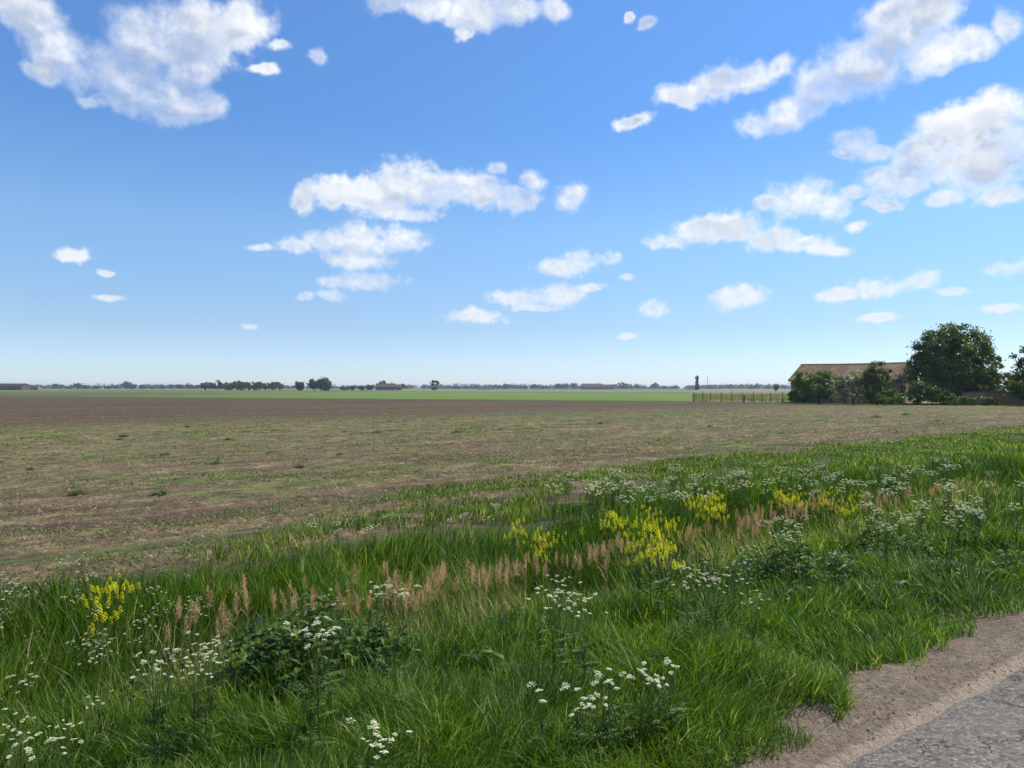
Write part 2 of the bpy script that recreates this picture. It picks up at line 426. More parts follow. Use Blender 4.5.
def build_grass():
    # 1 short verge grass
    x, y, r = scatter(9500, 2.3, 60, 1.45)
    u, v = UV(x, y)
    e0 = 2.04 + .6 * (fbm(u * 1.5, v * .4, 71, 4) - .5)
    keep = (v > e0 + np.abs(R.normal(0, .07, len(v))) * 0) & (v < 4.4 + .9 * (fbm(u * .8, v, 72, 2) - .5))
    bare = fbm(u * 2.2, v * 2.2, 73, 3)
    keep &= (bare > np.clip(.42 - (v - e0) * .9, 0, 1) + R.uniform(-.05, .05, len(v)))
    x, y, r, u, v, e0 = (a[keep] for a in (x, y, r, u, v, e0))
    n = len(x)
    cl = fbm(u * 2.6, v * 2.6, 74, 3)
    h = (.10 + .20 * np.clip(cl * 1.6 - .35, 0, 1)) * R.uniform(.55, 1.25, n) * np.clip(.55 + (v - e0) * .9, .5, 1)
    w = .0036 * R.uniform(.7, 1.4, n) * (np.maximum(r, 3) / 3) ** .75
    tint = np.clip(.10 + .62 * fbm(u * 1.1, v * 1.1, 75, 3) + R.normal(0, .22, n), 0, .86)
    dry = R.uniform(0, 1, n) < .07; tint[dry] = R.uniform(.8, 1, dry.sum())
    ca = clump_dir(u, v, 1.3, 76)
    P = np.stack([x, y, zg(x, y) - .01], -1)
    V, q, tri, tt = blades(P, h, w, ca, R.uniform(.05, .5, n), R.uniform(.1, 1.0, n), tint)
    g = obj_np('verge_grass', V, [q, tri], M_GRASS, attrs={'tint': tt})
    tag(g, 'short lush green grass of the roadside verge next to the dirt strip', 'grass', kind='stuff')
    # 2 tall ditch and bank grass
    x, y, r = scatter(5200, 3.4, 70, 1.45)
    u, v = UV(x, y)
    ev = edge_v(u)
    keep = (v > 3.75 + 1.2 * (fbm(u * .7, v * .6, 81, 3) - .5)) & (v < ev + R.normal(0, .55, len(v)))
    open_ = fbm(u * 1.1, v * 1.4, 82, 3)
    keep &= (open_ > .30) | (v < 6.5)
    ve = 6.8 + .9 * (fbm(u * .6, v * .3, 86, 3) - .5)
    patch = fbm(u * .9, v * 1.6, 87, 3)
    keep &= (v < ve) | (R.uniform(0, 1, len(v)) < (.40 + np.clip(u - 5, 0, 6) * .045) * np.clip((patch - .43 + np.clip(u - 4, 0, 7) * .03) * 7, .04, 1.4))
    x, y, r, u, v, ev = (a[keep] for a in (x, y, r, u, v, ev))
    n = len(x)
    cl = fbm(u * 1.3, v * 1.3, 83, 3)
    base_h = np.interp(v, [3.7, 4.6, 5.2, 6.0, 6.8, 7.6, 9, 12], [.20, .38, .52, .48, .28, .15, .10, .075])
    h = base_h * (.55 + .85 * cl) * R.uniform(.6, 1.2, n)
    h *= np.clip((ev + .25 - v) / .5, .3, 1)
    w = .0055 * R.uniform(.6, 1.7, n) * (np.maximum(r, 4) / 4) ** .75
    tint = np.clip(.08 + .66 * fbm(u * .9, v * .9, 84, 3) + R.normal(0, .21, n), 0, .87)
    tint = np.clip(tint + .13 * np.clip((v - 7) / 2, 0, 1), 0, .88)
    band = np.exp(-((v - 4.75) / .55) ** 2)
    dry = R.uniform(0, 1, n) < (.03 + .42 * band * np.clip(fbm(u * .9, v, 88, 3) * 3 - .9, 0, 1) + .05 * (v > 7.4)); tint[dry] = R.uniform(.86, 1, dry.sum())
    ca = clump_dir(u, v, .8, 85)
    P = np.stack([x, y, zg(x, y) - .01], -1)
    V, q, tri, tt = blades(P, h, w, ca, R.uniform(.0, .30, n), R.uniform(.05, .6, n), tint)
    g = obj_np('tall_grass', V, [q, tri], M_TALL, attrs={'tint': tt})
    tag(g, 'tall rank grass with dry straw filling the ditch and its far bank', 'grass', kind='stuff')
    # 3 weeds and volunteer plants over the field: tufts
    x, y, r = scatter(330, 6, 130, 1.35, 52)
    u, v = UV(x, y)
    s = .55 * fbm(u * .16, v * 1.0, 91, 4) + .45 * fbm(u * .5, v * .9, 92, 4)
    s = s + .13 * np.exp(-((v - 13.2) / .7) ** 2) * (u > 1) * (u < 16) + .07 * np.exp(-((v - 19.5) / 1.0) ** 2)
    ev = edge_v(u)
    near_edge = np.exp(-np.clip(v - ev, 0, 99) / 2.2)
    thr = .56 - .16 * near_edge - .05 * np.clip((u - 6) / 10, 0, 1)
    keep = (v > ev - 1.5) & (s > thr + R.normal(0, .03, len(s))) & (v < 42 + R.normal(0, 1.5, len(v)))
    lone = (R.uniform(0, 1, len(s)) < .03) & (v > 7.5) & (v < 46)
    x, y, r, u, v = (a[keep | lone] for a in (x, y, r, u, v))
    m = len(x); k = 10
    size = R.gamma(3, .33, m).clip(.3, 2.2)
    tr = .065 * size * (np.maximum(r, 8) / 8) ** .25
    xx = np.repeat(x, k) + R.normal(0, 1, m * k) * np.repeat(tr, k); yy = np.repeat(y, k) + R.normal(0, 1, m * k) * np.repeat(tr, k)
    rr = np.hypot(xx, yy); nn = m * k
    hh = np.repeat(.038 * size, k) * R.uniform(.5, 1.4, nn) * np.clip(1.2 - rr / 90, .45, 1)
    ww = .010 * R.uniform(.6, 1.6, nn) * (np.maximum(rr, 8) / 8) ** .75
    tint = np.clip(np.repeat(R.uniform(.1, .85, m), k) + R.normal(0, .1, nn), 0, .9)
    tint = np.where(np.repeat(R.uniform(0, 1, m) < .12, k), R.uniform(.85, 1, nn), tint)
    P = np.stack([xx, yy, zg(xx, yy) - .005], -1)
    V, q, tri, tt = blades(P, hh, ww, R.uniform(0, 6.3, nn), R.uniform(.3, 1.1, nn), R.uniform(.3, 1.1, nn), tint)
    g = obj_np('field_weeds', V, [q, tri], M_WEED, attrs={'tint': tt})
    tag(g, 'scattered low green weeds in strips over the bare brown field', 'weeds', kind='stuff')
    # 4 straw stubble and crumbs lying on the field
    x, y, r = scatter(420, 6, 45, 2.0, 52)
    u, v = UV(x, y); keep = (v > edge_v(u) - .6) & (fbm(u * .2, v * 1.1, 95, 4) > .42 + R.normal(0, .05, len(u))); x, y, r = x[keep], y[keep], r[keep]
    n = len(x); P = np.stack([x, y, zg(x, y) + .004], -1)
    V, q, tri, tt = blades(P, R.uniform(.02, .07, n), .005 * (np.maximum(r, 7) / 7) ** .4 * R.uniform(.6, 1.4, n), R.uniform(0, 6.3, n), R.uniform(.6, 1.4, n), R.uniform(.4, 1.2, n), R.uniform(.86, 1, n))
    g = obj_np('stubble_straw', V, [q, tri], M_STRAW, attrs={'tint': tt})
    tag(g, 'pale bits of old straw lying over the bare brown soil', 'straw', kind='stuff')
    # clods of earth
    x, y, r = scatter(760, 6.3, 75, 1.2, 50)
    u, v = UV(x, y); keep = (v > 7.6 + .0 * u) & (fbm(u * .3, v * 1.2, 97, 4) > .40 + R.normal(0, .06, len(u))) & (v > edge_v(u) - .8)
    x, y, r = x[keep], y[keep], r[keep]; n = len(x)
    oc = np.array([(1, 0, 0), (.3, .95, 0), (-.8, .6, 0), (-.8, -.6, 0), (.3, -.95, 0), (0, 0, .75)])
    an = R.uniform(0, 6.3, n); sz = R.gamma(2.5, .0065, n).clip(.005, .034) * (r / 9) ** .25
    V = oc[None] * R.uniform(.6, 1.3, (n, 6, 1)); V[:, :5, 2] -= .15
    Vx = V[:, :, 0] * np.cos(an)[:, None] - V[:, :, 1] * np.sin(an)[:, None]; Vy = V[:, :, 0] * np.sin(an)[:, None] + V[:, :, 1] * np.cos(an)[:, None]
    V = np.stack([Vx, Vy, V[:, :, 2]], -1) * sz[:, None, None] + np.stack([x, y, zg(x, y)], -1)[:, None]
    fc = (np.arange(n) * 6)[:, None, None] + np.array([(i, (i + 1) % 5, 5) for i in range(5)])[None]
    g = obj_np('soil_clods', V.reshape(-1, 3), [fc.reshape(-1, 3)], M_SOIL, attrs={'tint': np.repeat(R.beta(1.6, 3, n), 6)})
    tag(g, 'crumbly brown clods of earth strewn over the bare field', 'soil', kind='stuff')
    # 5 pale rough pasture behind the wire fence and far green strip
    x = R.uniform(21, 75, 26000); y = R.uniform(88, 190, 26000)
    kp = (x / y < .60) & (x / y > .25); x, y = x[kp], y[kp]; n = len(x)
    P = np.stack([x, y, zg(x, y)], -1)
    V, q, tri, tt = blades(P, R.uniform(.12, .5, n), R.uniform(.04, .10, n), R.uniform(0, 6.3, n), R.uniform(0, .3, n), R.uniform(0, .5, n), np.clip(.68 + .45 * fbm(x * .15, y * .05, 99, 3) + R.normal(0, .12, n), 0, 1))
    g = obj_np('pasture_grass', V, [q, tri], M_WEED, attrs={'tint': tt})
    tag(g, 'long pale rough grass behind the wire fence beside the barn', 'grass', kind='stuff')
    # 6 stones on the dirt strip
    n = 7000; u = R.uniform(-1.5, 9, n); v = 1.70 + np.abs(R.normal(.22, .22, n)); x, y = XY(u, v); an = R.uniform(0, 6.3, n)
    sz = R.gamma(2, .0016, n).clip(.0015, .011)
    V = oc[None] * R.uniform(.6, 1.3, (n, 6, 1)) * sz[:, None, None] + np.stack([x, y, zg(x, y) + .001], -1)[:, None]
    fc = (np.arange(n) * 6)[:, None, None] + np.array([(i, (i + 1) % 5, 5) for i in range(5)])[None]
    g = obj_np('dirt_crumbs', V.reshape(-1, 3), [fc.reshape(-1, 3)], M_SOIL, attrs={'tint': np.repeat(R.uniform(0, 1, n), 6)})
    tag(g, 'fine crumbs of dirt and grit on the bare strip beside the road', 'dirt', kind='stuff')
    # dead grass bits caught along the strip
    n = 700; u = R.uniform(-1.5, 9, n); v = 1.72 + np.abs(R.normal(.34, .16, n)); x, y = XY(u, v)
    V, q, tri, tt = blades(np.stack([x, y, zg(x, y) + .003], -1), R.uniform(.02, .07, n), R.uniform(.001, .003, n), R.uniform(0, 6.3, n), R.uniform(.8, 1.5, n), R.uniform(.3, 1.2, n), R.uniform(.8, 1, n))
    g = obj_np('grass_litter', V, [q, tri], M_STRAW, attrs={'tint': tt})
    tag(g, 'short dead grass bits lying on the dirt strip', 'litter', kind='stuff')
    n = 420; u = R.uniform(-4, 12, n); v = R.uniform(1.66, 2.2, n); x, y = XY(u, v)
    s = R.gamma(2, .0022, n).clip(.002, .014)
    oc = np.array([(1, 0, 0), (0, 1, 0), (-1, 0, 0), (0, -1, 0), (0, 0, 1), (0, 0, -1), (.6, .6, .55), (-.6, .5, .5), (-.5, -.6, .5), (.6, -.6, .5)])
    F3 = np.array([(0, 1, 6), (1, 2, 7), (2, 3, 8), (3, 0, 9), (6, 4, 0), (4, 9, 0), (6, 1, 4), (1, 7, 4), (7, 2, 4), (2, 8, 4), (8, 3, 4), (3, 9, 4), (1, 0, 5), (2, 1, 5), (3, 2, 5), (0, 3, 5)])
    V = (oc[None] * R.uniform(.6, 1.2, (n, 10, 1))) * s[:, None, None] * np.array([1, 1.2, .7])
    V = V + np.stack([x, y, zg(x, y) + .002], -1)[:, None]
    fc = (np.arange(n) * 10)[:, None, None] + F3[None]
    g = obj_np('gravel', V.reshape(-1, 3), [fc.reshape(-1, 3)], plain_mat('stone', (.18, .14, .11), (.4, .34, .28), 20, .9))
    tag(g, 'small loose stones strewn on the dirt strip beside the asphalt', 'gravel', kind='stuff')
build_grass()

# ------------------------------------------------------------------ wild flowers and reeds
def make_parsley(seed, nh, H=1.0, R0=.020):
    rs = random.Random(seed)
    root = empty('cow_parsley')
    heads = []; st = MB(); lf = MB()
    top = .62 * H
    st.tube([(0, 0, 0), (.01, 0, .3 * H), (.0, .01, top)], [.004, .0035, .003], 5, .4)
    for k in range(nh):
        a = k * 2.4 + rs.uniform(-.3, .3); rr = rs.uniform(.04, .19) * (.3 if k == 0 else 1) * (H if H > .8 else 1.0)
        z0 = rs.uniform(.3, .58) * H; z1 = H * rs.uniform(.84, 1.0)
        p = (math.cos(a) * rr, math.sin(a) * rr, z1)
        st.tube([(0, 0, z0), (p[0] * .55, p[1] * .55, z0 + (z1 - z0) * .45), p], [.0028, .0023, .0017], 4, .6)
        heads.append(p)
    for k in range(9):
        a = rs.uniform(0, 6.3); z0 = rs.uniform(.08, .6) * H; L = rs.uniform(.10, .2)
        d = np.array((math.cos(a), math.sin(a), .4))
        for j in range(9):
            q = np.array((0, 0, z0)) + d * L * (j + 1) / 9
            for sgn in (-1, 1):
                b = a + sgn * 1.0
                lf.leaf(q, (math.cos(b), math.sin(b), rs.uniform(-.2, .3)), (0, 0, 1), .035 * (1.1 - j / 11) + .008, .013, rs.uniform(.3, .9))
    st.build('stem', M_STEM, root); lf.build('leaves', M_LEAF, root)
    for (px, py, pz) in heads:
        m = MB(); Rr = rs.uniform(.5, 1.35) * R0; tl = (rs.uniform(-.5, .5), rs.uniform(-.5, .5))
        for j in range(15):
            q = math.sqrt((j + .5) / 15) * Rr; a = j * 2.4
            c = np.array((px + math.cos(a) * q, py + math.sin(a) * q, pz + .008 - q * q * 10 + rs.uniform(-.003, .003) + math.cos(a) * q * tl[0] + math.sin(a) * q * tl[1]))
            s = rs.uniform(.0045, .0075) * R0 / .022
            tn = rs.uniform(.2, 1)
            vs = [c + np.array(o) * s for o in ((1, .2, 0), (.3, 1, .1), (-.8, .6, -.1), (-.8, -.5, .1), (.3, -1, 0), (0, 0, .5), (0, 0, -.5))]
            m.add(vs, [(i, (i + 1) % 5, 5) for i in range(5)] + [((i + 1) % 5, i, 6) for i in range(5)], tn)
            m.tube([(px, py, pz - .012), c], [.0006, .0006], 3, .1, False)
        m.build('flower_head', M_WHITE, root)
    return root

def make_rape(seed, nh):
    rs = random.Random(seed); root = empty('yellow_rape'); st = MB(); lf = MB(); heads = []
    st.tube([(0, 0, 0), (.01, .01, .35), (.0, .0, .8)], [.005, .004, .0025], 5, .5)
    for k in range(nh):
        a = k * 2.4; rr = rs.uniform(.05, .20) * (.2 if k == 0 else 1); z0 = rs.uniform(.35, .65); z1 = rs.uniform(.74, 1.0)
        p = (math.cos(a) * rr, math.sin(a) * rr, z1); heads.append(p)
        st.tube([(0, 0, z0), (p[0] * .6, p[1] * .6, z0 + .4 * (z1 - z0)), p], [.003, .0025, .002], 4, .5)
    for k in range(12):
        a = rs.uniform(0, 6.3); lf.leaf((0, 0, rs.uniform(.1, .6)), (math.cos(a), math.sin(a), .5), (0, 0, 1), rs.uniform(.08, .16), .04, rs.uniform(.4, 1))
    st.build('stem', M_STEM, root); lf.build('leaves', M_LEAF, root)
    for (px, py, pz) in heads:
        m = MB()
        for j in range(16):
            a = j * 2.4; zz = -j * .0048 + .015; q = .006 + .013 * math.sin(min(1.5, j / 7))
            c = np.array((px + math.cos(a) * q, py + math.sin(a) * q, pz + zz)); s = rs.uniform(.006, .0085)
            n = np.array((math.cos(a), math.sin(a), 1.0)); n /= np.linalg.norm(n)
            e1 = np.cross(n, (0, 0, 1)); e1 /= np.linalg.norm(e1); e2 = np.cross(n, e1)
            for d1, d2 in ((1, 0), (0, 1), (-1, 0), (0, -1)):
                e = e1 * d1 + e2 * d2; f = np.cross(n, e)
                m.add([c, c + e * s * .8 + f * s * .45 + n * s * .3, c + e * s * 1.15, c + e * s * .8 - f * s * .45 + n * s * .3], [(0, 1, 2, 3)], rs.uniform(.2, 1))
        m.build('flower_head', M_YELLOW, root)
    return root

def make_reed(seed):
    rs = random.Random(seed); root = empty('reed'); st = MB(); pl = MB(); lf = MB()
    bx, by = rs.uniform(-.08, .08), rs.uniform(-.08, .08)
    st.tube([(0, 0, 0), (bx * .3, by * .3, .45), (bx, by, .98)], [.0032, .0028, .0016], 5, .5)
    da = rs.uniform(0, 6.3)
    for j in range(140):
        f = j / 140; z = .76 + .23 * f; k_ = .5 + .5 * (z - .45) / .53; c = np.array((bx * k_, by * k_, z))
        a = rs.gauss(da, .9); L = (.043 * math.sin(math.pi * min(1, f * .75 + .25)) + .008) * rs.uniform(.5, 1.3)
        d = np.array((math.cos(a) * .8, math.sin(a) * .8, .75)); e = c + d * L; g = e + np.array((math.cos(a) * .8, math.sin(a) * .8, -.5)) * L * .55
        sd = np.array((-math.sin(a), math.cos(a), 0)) * .0012; up = np.array((0, 0, .0016))
        pl.add([c, e - sd, e + sd, g, c + up, e + up], [(0, 1, 2), (1, 3, 2)], rs.uniform(0, 1))
    for k in range(2):
        a = rs.uniform(0, 6.3); z0 = rs.uniform(.3, .6); L = rs.uniform(.15, .28)
        lf.leaf((bx * z0, by * z0, z0), (math.cos(a) * .4, math.sin(a) * .4, .9), (0, 0, 1), L * .8, .004, rs.uniform(0, 1), .3)
    st.build('stem', M_STRAW, root); lf.build('leaves', M_STRAW, root); pl.build('plume', M_PLUME, root)
    return root

def make_leafy(seed, n=60, spread=.3, H=.5, L0=.07, name='leafy_weed_bush'):
    rs = random.Random(seed); root = empty(name); st = MB(); lf = MB()
    for k in range(n // 3):
        a = rs.uniform(0, 6.3); q = spread * math.sqrt(rs.random()); bx, by = math.cos(a) * q, math.sin(a) * q
        hh = H * rs.uniform(.65, 1.0) * (1 - .5 * (q / spread) ** 2)
        tx, ty = bx * 1.25 + rs.uniform(-.03, .03), by * 1.25 + rs.uniform(-.03, .03)
        st.tube([(bx * .7, by * .7, 0), (bx, by, hh * .5), (tx, ty, hh)], [.004, .003, .002], 4, .4)
        m = int(12 * hh / .5) + 4
        for j in range(m):
            f = .2 + .8 * j / m; c = (bx * .7 + (tx - bx * .7) * f, by * .7 + (ty - by * .7) * f, hh * f)
            b = j * 1.6 + rs.uniform(-.4, .4)
            lf.leaf(c, (math.cos(b), math.sin(b), rs.uniform(-.1, .5)), (0, 0, 1), L0 * rs.uniform(.6, 1.3), L0 * .55, rs.uniform(.0, 1.0), .4)
    st.build('stem', M_STEM, root); lf.build('leaves', M_LEAF, root)
    return root

def solve(px, py, h):
    """depth where a plant h tall has its top in this direction of view"""
    a = (px - 512) / F; Yd = 6.0
    for _ in range(25):
        z = float(zg(a * Yd, Yd)) + h
        Yn = (EYE - z) * F / (py - HZ); Yd = Yd * .5 + Yn * .5
    return a * Yd, Yd

first_used = {}
def place(protos, cluster, n, size, H0, label, group):
    vmin, vmax = (4.35, 6.2) if protos[0].name.startswith('reed') else (2.25, 9)
    """cluster: list of (px, py, sx, sy) ellipses of the tops; size: (min, max) height"""
    for i in range(n):
        cx, cy, sx, sy = cluster[i % len(cluster)]
        for _ in range(30):
            px = cx + random.gauss(0, 1) * sx; py = cy + random.gauss(0, 1) * sy
            if py < HZ + 12: continue
            h = random.uniform(*size); x, y = solve(px, py, h)
            if vmin < UV(x, y)[1] < vmax: break
        else: continue
        p = protos[random.randrange(len(protos))]
        loc = (x, y, float(zg(x, y)) - .01); rz = random.uniform(0, 6.28); sc = h / H0
        if p.name not in first_used:
            first_used[p.name] = 1
            p.location = loc; p.rotation_euler = (0, 0, rz); p.scale = (sc,) * 3
            p['label'] = label; p['group'] = group
            hold.append(p)
        else: copy_thing(p, loc, rz, sc, label, group)
hold = []

PARS = [make_parsley(i, n) for i, n in enumerate((7, 10, 12, 8))]
PARL = [make_parsley(20 + i, n, .55, .022) for i, n in enumerate((4, 5, 6))]
PARF = [make_parsley(40 + i, n, 1.0, .028) for i, n in enumerate((12, 15, 10))]
for p in PARS + PARL + PARF: tag(p, cat='wild flower')
W = 'white cow parsley '
place(PARL, [(655, 690, 12, 20), (575, 688, 18, 12), (610, 715, 22, 8), (590, 675, 14, 8)], 13, (.33, .42), .55, W + 'in short grass low in the centre of the verge', 'cow parsley in the short verge grass')
place(PARL, [(378, 722, 10, 8)], 4, (.30, .38), .55, W + 'in short grass by itself below the dark leafy bush', 'cow parsley below the leafy bush')
place(PARS, [(150, 600, 26, 14), (130, 630, 45, 25), (40, 620, 35, 18), (60, 680, 50, 20), (20, 720, 22, 18), (205, 645, 20, 10), (185, 590, 16, 10), (95, 660, 40, 18), (15, 600, 20, 20), (160, 640, 25, 20)], 50, (.32, .6), 1.0, W + 'crowded below the yellow flowers at the left end of the ditch', 'cow parsley at the left end of the ditch')
place(PARS, [(320, 610, 22, 8), (370, 580, 22, 8), (345, 595, 20, 10)], 8, (.55, .75), 1.0, W + 'rising behind the dark leafy bush among reed plumes', 'cow parsley behind the leafy bush')
place(PARS, [(550, 578, 22, 8), (570, 590, 16, 6)], 6, (.5, .66), 1.0, W + 'in front of the pink reed plumes at mid ditch', 'cow parsley in front of the middle reeds')
place(PARS, [(725, 555, 26, 10), (700, 570, 14, 8), (710, 580, 20, 8)], 11, (.42, .6), 1.0, W + 'patch under the yellow flowers and above the mown verge', 'cow parsley patch above the verge')
place(PARF, [(740, 470, 50, 6), (600, 478, 30, 6), (690, 484, 40, 7), (820, 474, 40, 8), (940, 462, 26, 7), (900, 478, 40, 8)], 112, (.40, .7), 1.0, W + 'in the long drift behind the yellow flowers at the field edge', 'cow parsley drift at the field edge')
place(PARF, [(930, 500, 40, 9), (1000, 490, 30, 10), (880, 512, 30, 10), (780, 520, 30, 8)], 38, (.40, .6), 1.0, W + 'beside reed plumes at the right end of the ditch', 'cow parsley at the right end of the ditch')
place(PARF, [(390, 520, 40, 5), (460, 512, 30, 6), (540, 500, 60, 8), (350, 525, 25, 6)], 12, (.28, .42), 1.0, W + 'sparse on the pale bank beside the bare soil', 'cow parsley on the field bank')
place(PARS, [(65, 556, 14, 4), (90, 568, 16, 6)], 4, (.4, .5), 1.0, W + 'behind the leftmost yellow flowers against bare soil', 'cow parsley against the bare soil')

RAPE = [make_rape(i, n) for i, n in enumerate((11, 15, 13))]
for p in RAPE: tag(p, cat='wild flower')
Yl = 'yellow flowering rape plant '
place(RAPE, [(100, 580, 13, 7), (120, 572, 9, 8)], 4, (.5, .7), 1.0, Yl + 'at the left end of the ditch above the parsley', 'yellow rape at the left end')
place(RAPE, [(535, 525, 14, 9), (545, 530, 10, 8)], 9, (.5, .75), 1.0, Yl + 'in the round tuft in the middle of the ditch', 'yellow rape mid ditch')
place(RAPE, [(645, 520, 16, 9), (632, 514, 12, 7), (660, 528, 10, 7)], 15, (.5, .75), 1.0, Yl + 'in the dense clump above the middle reed plumes', 'yellow rape above the reeds')
place(RAPE, [(712, 498, 17, 6), (700, 496, 10, 6)], 13, (.45, .7), 1.0, Yl + 'in the clump between the dense one and the long drift', 'yellow rape between the clumps')
place(RAPE, [(780, 492, 14, 5), (805, 492, 14, 4), (850, 494, 12, 4)], 17, (.45, .65), 1.0, Yl + 'in the long drift nearest the barn side', 'yellow rape drift towards the barn')
place(RAPE, [(598, 527, 8, 6), (695, 540, 6, 4)], 4, (.4, .55), 1.0, Yl + 'alone in the gap between larger clumps', 'single rape plants between the clumps')

REED = [make_reed(i) for i in range(6)]
for p in REED: tag(p, cat='reed')
Rd = 'dry reed with pinkish brown plume '
place(REED, [(205, 598, 8, 8), (245, 585, 8, 7), (172, 612, 7, 8), (222, 612, 12, 8)], 18, (.55, .8), 1.0, Rd + 'standing near the white flowers at left', 'reeds at the left of the ditch')
place(REED, [(320, 590, 12, 8), (350, 600, 14, 10), (290, 590, 12, 8)], 26, (.52, .76), 1.0, Rd + 'behind the dark leafy bush', 'reeds behind the leafy bush')
place(REED, [(435, 575, 12, 12), (410, 598, 16, 10), (400, 580, 16, 8)], 44, (.52, .82), 1.0, Rd + 'in the tall tuft right of the leafy bush', 'reeds right of the leafy bush')
place(REED, [(540, 570, 26, 9), (580, 566, 20, 8), (620, 552, 22, 8), (490, 574, 16, 10), (660, 548, 20, 7)], 95, (.56, .8), 1.0, Rd + 'below the yellow clumps in mid ditch', 'reeds in the middle of the ditch')
place(REED, [(800, 520, 24, 9), (760, 525, 18, 9), (825, 508, 18, 7), (700, 535, 14, 7)], 115, (.56, .8), 1.0, Rd + 'in the pink drift below the yellow drift', 'reeds below the yellow drift')
place(REED, [(915, 497, 24, 6), (965, 488, 20, 5), (1000, 484, 22, 5), (885, 503, 16, 6)], 80, (.52, .74), 1.0, Rd + 'in the far drift at the right end', 'reeds at the right end of the ditch')

def put(o, px, d, label, rz=0, sc=1, group=None, cat='plant'):
    x = at(px, d); o.location = (x, d, float(zg(x, d)) - .02); o.rotation_euler = (0, 0, rz); o.scale = (sc,) * 3
    tag(o, label, cat, group)
put(make_leafy(1, 210, .36, .66, .085), 300, 4.25, 'large dark leafy weed bush at the foot of the reed plumes')
put(make_leafy(2, 130, .3, .56, .075), 362, 4.4, 'lower leafy weed bush leaning on the large dark one')
put(make_leafy(3, 130, .42, .55, .075), 800, 6.3, 'dark leafy weed bush under the pink reed drift')
put(make_leafy(4, 110, .42, .5, .075), 885, 7.2, 'dark leafy weed bush halfway along the right bank')
put(make_leafy(5, 100, .35, .45, .06), 715, 5.9, 'leafy weed bush among the parsley patch')
put(make_leafy(6, 80, .35, .42, .05), 130, 3.9, 'small leaved weed bush tangled in parsley at lower left')
put(make_leafy(7, 70, .3, .35, .05), 215, 4.0, 'small leaved weed bush between parsley and leafy bush')
put(make_leafy(8, 70, .3, .32, .055), 520, 5.0, 'low leafy weed bush below the middle reed plumes')
VW = [make_leafy(30 + i, n, .13, h_, l_, 'broad_leaved_weed') for i, (n, h_, l_) in enumerate(((14, .20, .09), (18, .26, .07), (12, .17, .11)))]
for i in range(30):
    d = random.uniform(3.1, 8.5); px = random.uniform(150, 1010); x = at(px, d); v_ = UV(x, d)[1]
    if not 2.5 < v_ < 4.6: continue
    p = VW[i % 3]; loc = (x, d, float(zg(x, d)) - .01)
    if 'label' not in p: p.location = loc; tag(p, 'small broad leaved weed low in the short verge grass', 'plant', 'broad leaved weeds in the verge')
    else: copy_thing(p, loc, random.uniform(0, 6), random.uniform(.8, 1.3), p['label'], p['group'])
for p in VW:
    if 'label' not in p: p.location = (1.2, 3.6, float(zg(1.2, 3.6))); tag(p, 'small broad leaved weed low in the short verge grass', 'plant', 'broad leaved weeds in the verge')
# distinct weed tussocks out on the field
TUS = make_leafy(9, 40, .22, .20, .10, 'field_tussock')
first = True
for (px, py, s) in [(230, 441, 1.0), (188, 427, .7), (345, 432, .7), (377, 433, 1.0), (457, 433, 1.1), (123, 437, .9), (165, 455, .9), (120, 440, .6), (500, 430, .6), (538, 432, .5), (80, 494, 1.0), (215, 464, .8), (340, 455, .6), (710, 427, .8), (877, 418, 1.2), (905, 415, 1.1), (938, 421, .6), (600, 424, .8), (780, 434, .8), (660, 440, .7), (428, 490, 1.1), (160, 495, 1.0), (300, 468, .8), (30, 470, .6)]:
    d = F * (EYE + .06) / (py - HZ); x = at(px, d)
    loc = (x, d, float(zg(x, d)) - .01)
    lab = 'small dark green weed tussock alone on the bare brown field'
    sc = s * .75 * (d / 22) ** .4
    if first: TUS.location = loc; TUS.scale = (sc,) * 3; tag(TUS, lab, 'plant', 'weed tussocks on the field'); first = False
    else: copy_thing(TUS, loc, random.uniform(0, 6), sc)

# ------------------------------------------------------------------ trees
def crown(name, mat, parent, blobs, n_leaf, leaf, seed, clump=.22, tint=(.2, .8), flat=.8):
    """blobs: (cx,cy,cz,rx,ry,rz) lobes; leaves gathered in uneven clumps over and inside them"""
    g = np.random.default_rng(seed)
    vol = np.array([b[3] * b[4] * b[5] for b in blobs]); vol = vol ** .7; vol /= vol.sum()
    V = []; T = []
    for b, f in zip(blobs, vol):
        nl = int(n_leaf * f); nc = max(8, int(nl / 60))
        d = g.normal(0, 1, (nc, 3)); d /= np.linalg.norm(d, axis=1)[:, None]
        rr = g.uniform(.25, 1, nc) ** .45 * g.uniform(.85, 1.08, nc)
        c = d * rr[:, None]
        which = g.integers(0, nc, nl)
        off = g.normal(0, 1, (nl, 3)) * clump * g.uniform(.5, 1.1, nc)[which][:, None] * .6
        p = (c[which] + off) * np.array(b[3:6]) + np.array(b[:3])
        ct = g.uniform(tint[0], tint[1], nc)[which] + g.normal(0, .08, nl)
        nrm = g.normal(0, 1, (nl, 3)) * .8 + (c[which] + off) + np.array((0, 0, .4)); nrm /= np.linalg.norm(nrm, axis=1)[:, None]
        e1 = np.cross(nrm, g.normal(0, 1, (nl, 3))); e1 /= np.linalg.norm(e1, axis=1)[:, None]; e2 = np.cross(nrm, e1)
        s = leaf * g.uniform(.6, 1.3, nl)[:, None]
        q = np.stack([p - e1 * s, p + e2 * s * .55 + nrm * s * .1, p + e1 * s, p - e2 * s * .55 + nrm * s * .1], 1)
        V.append(q); T.append(ct)
    V = np.concatenate(V); T = np.clip(np.concatenate(T), 0, 1)
    zmin = V[:, :, 2].min(1); V = V[zmin > .02]; T = T[zmin > .02]
    n = len(V); q = np.arange(n * 4).reshape(n, 4)
    return obj_np(name, V.reshape(-1, 3), [q], mat, parent, {'tint': np.repeat(T, 4)})

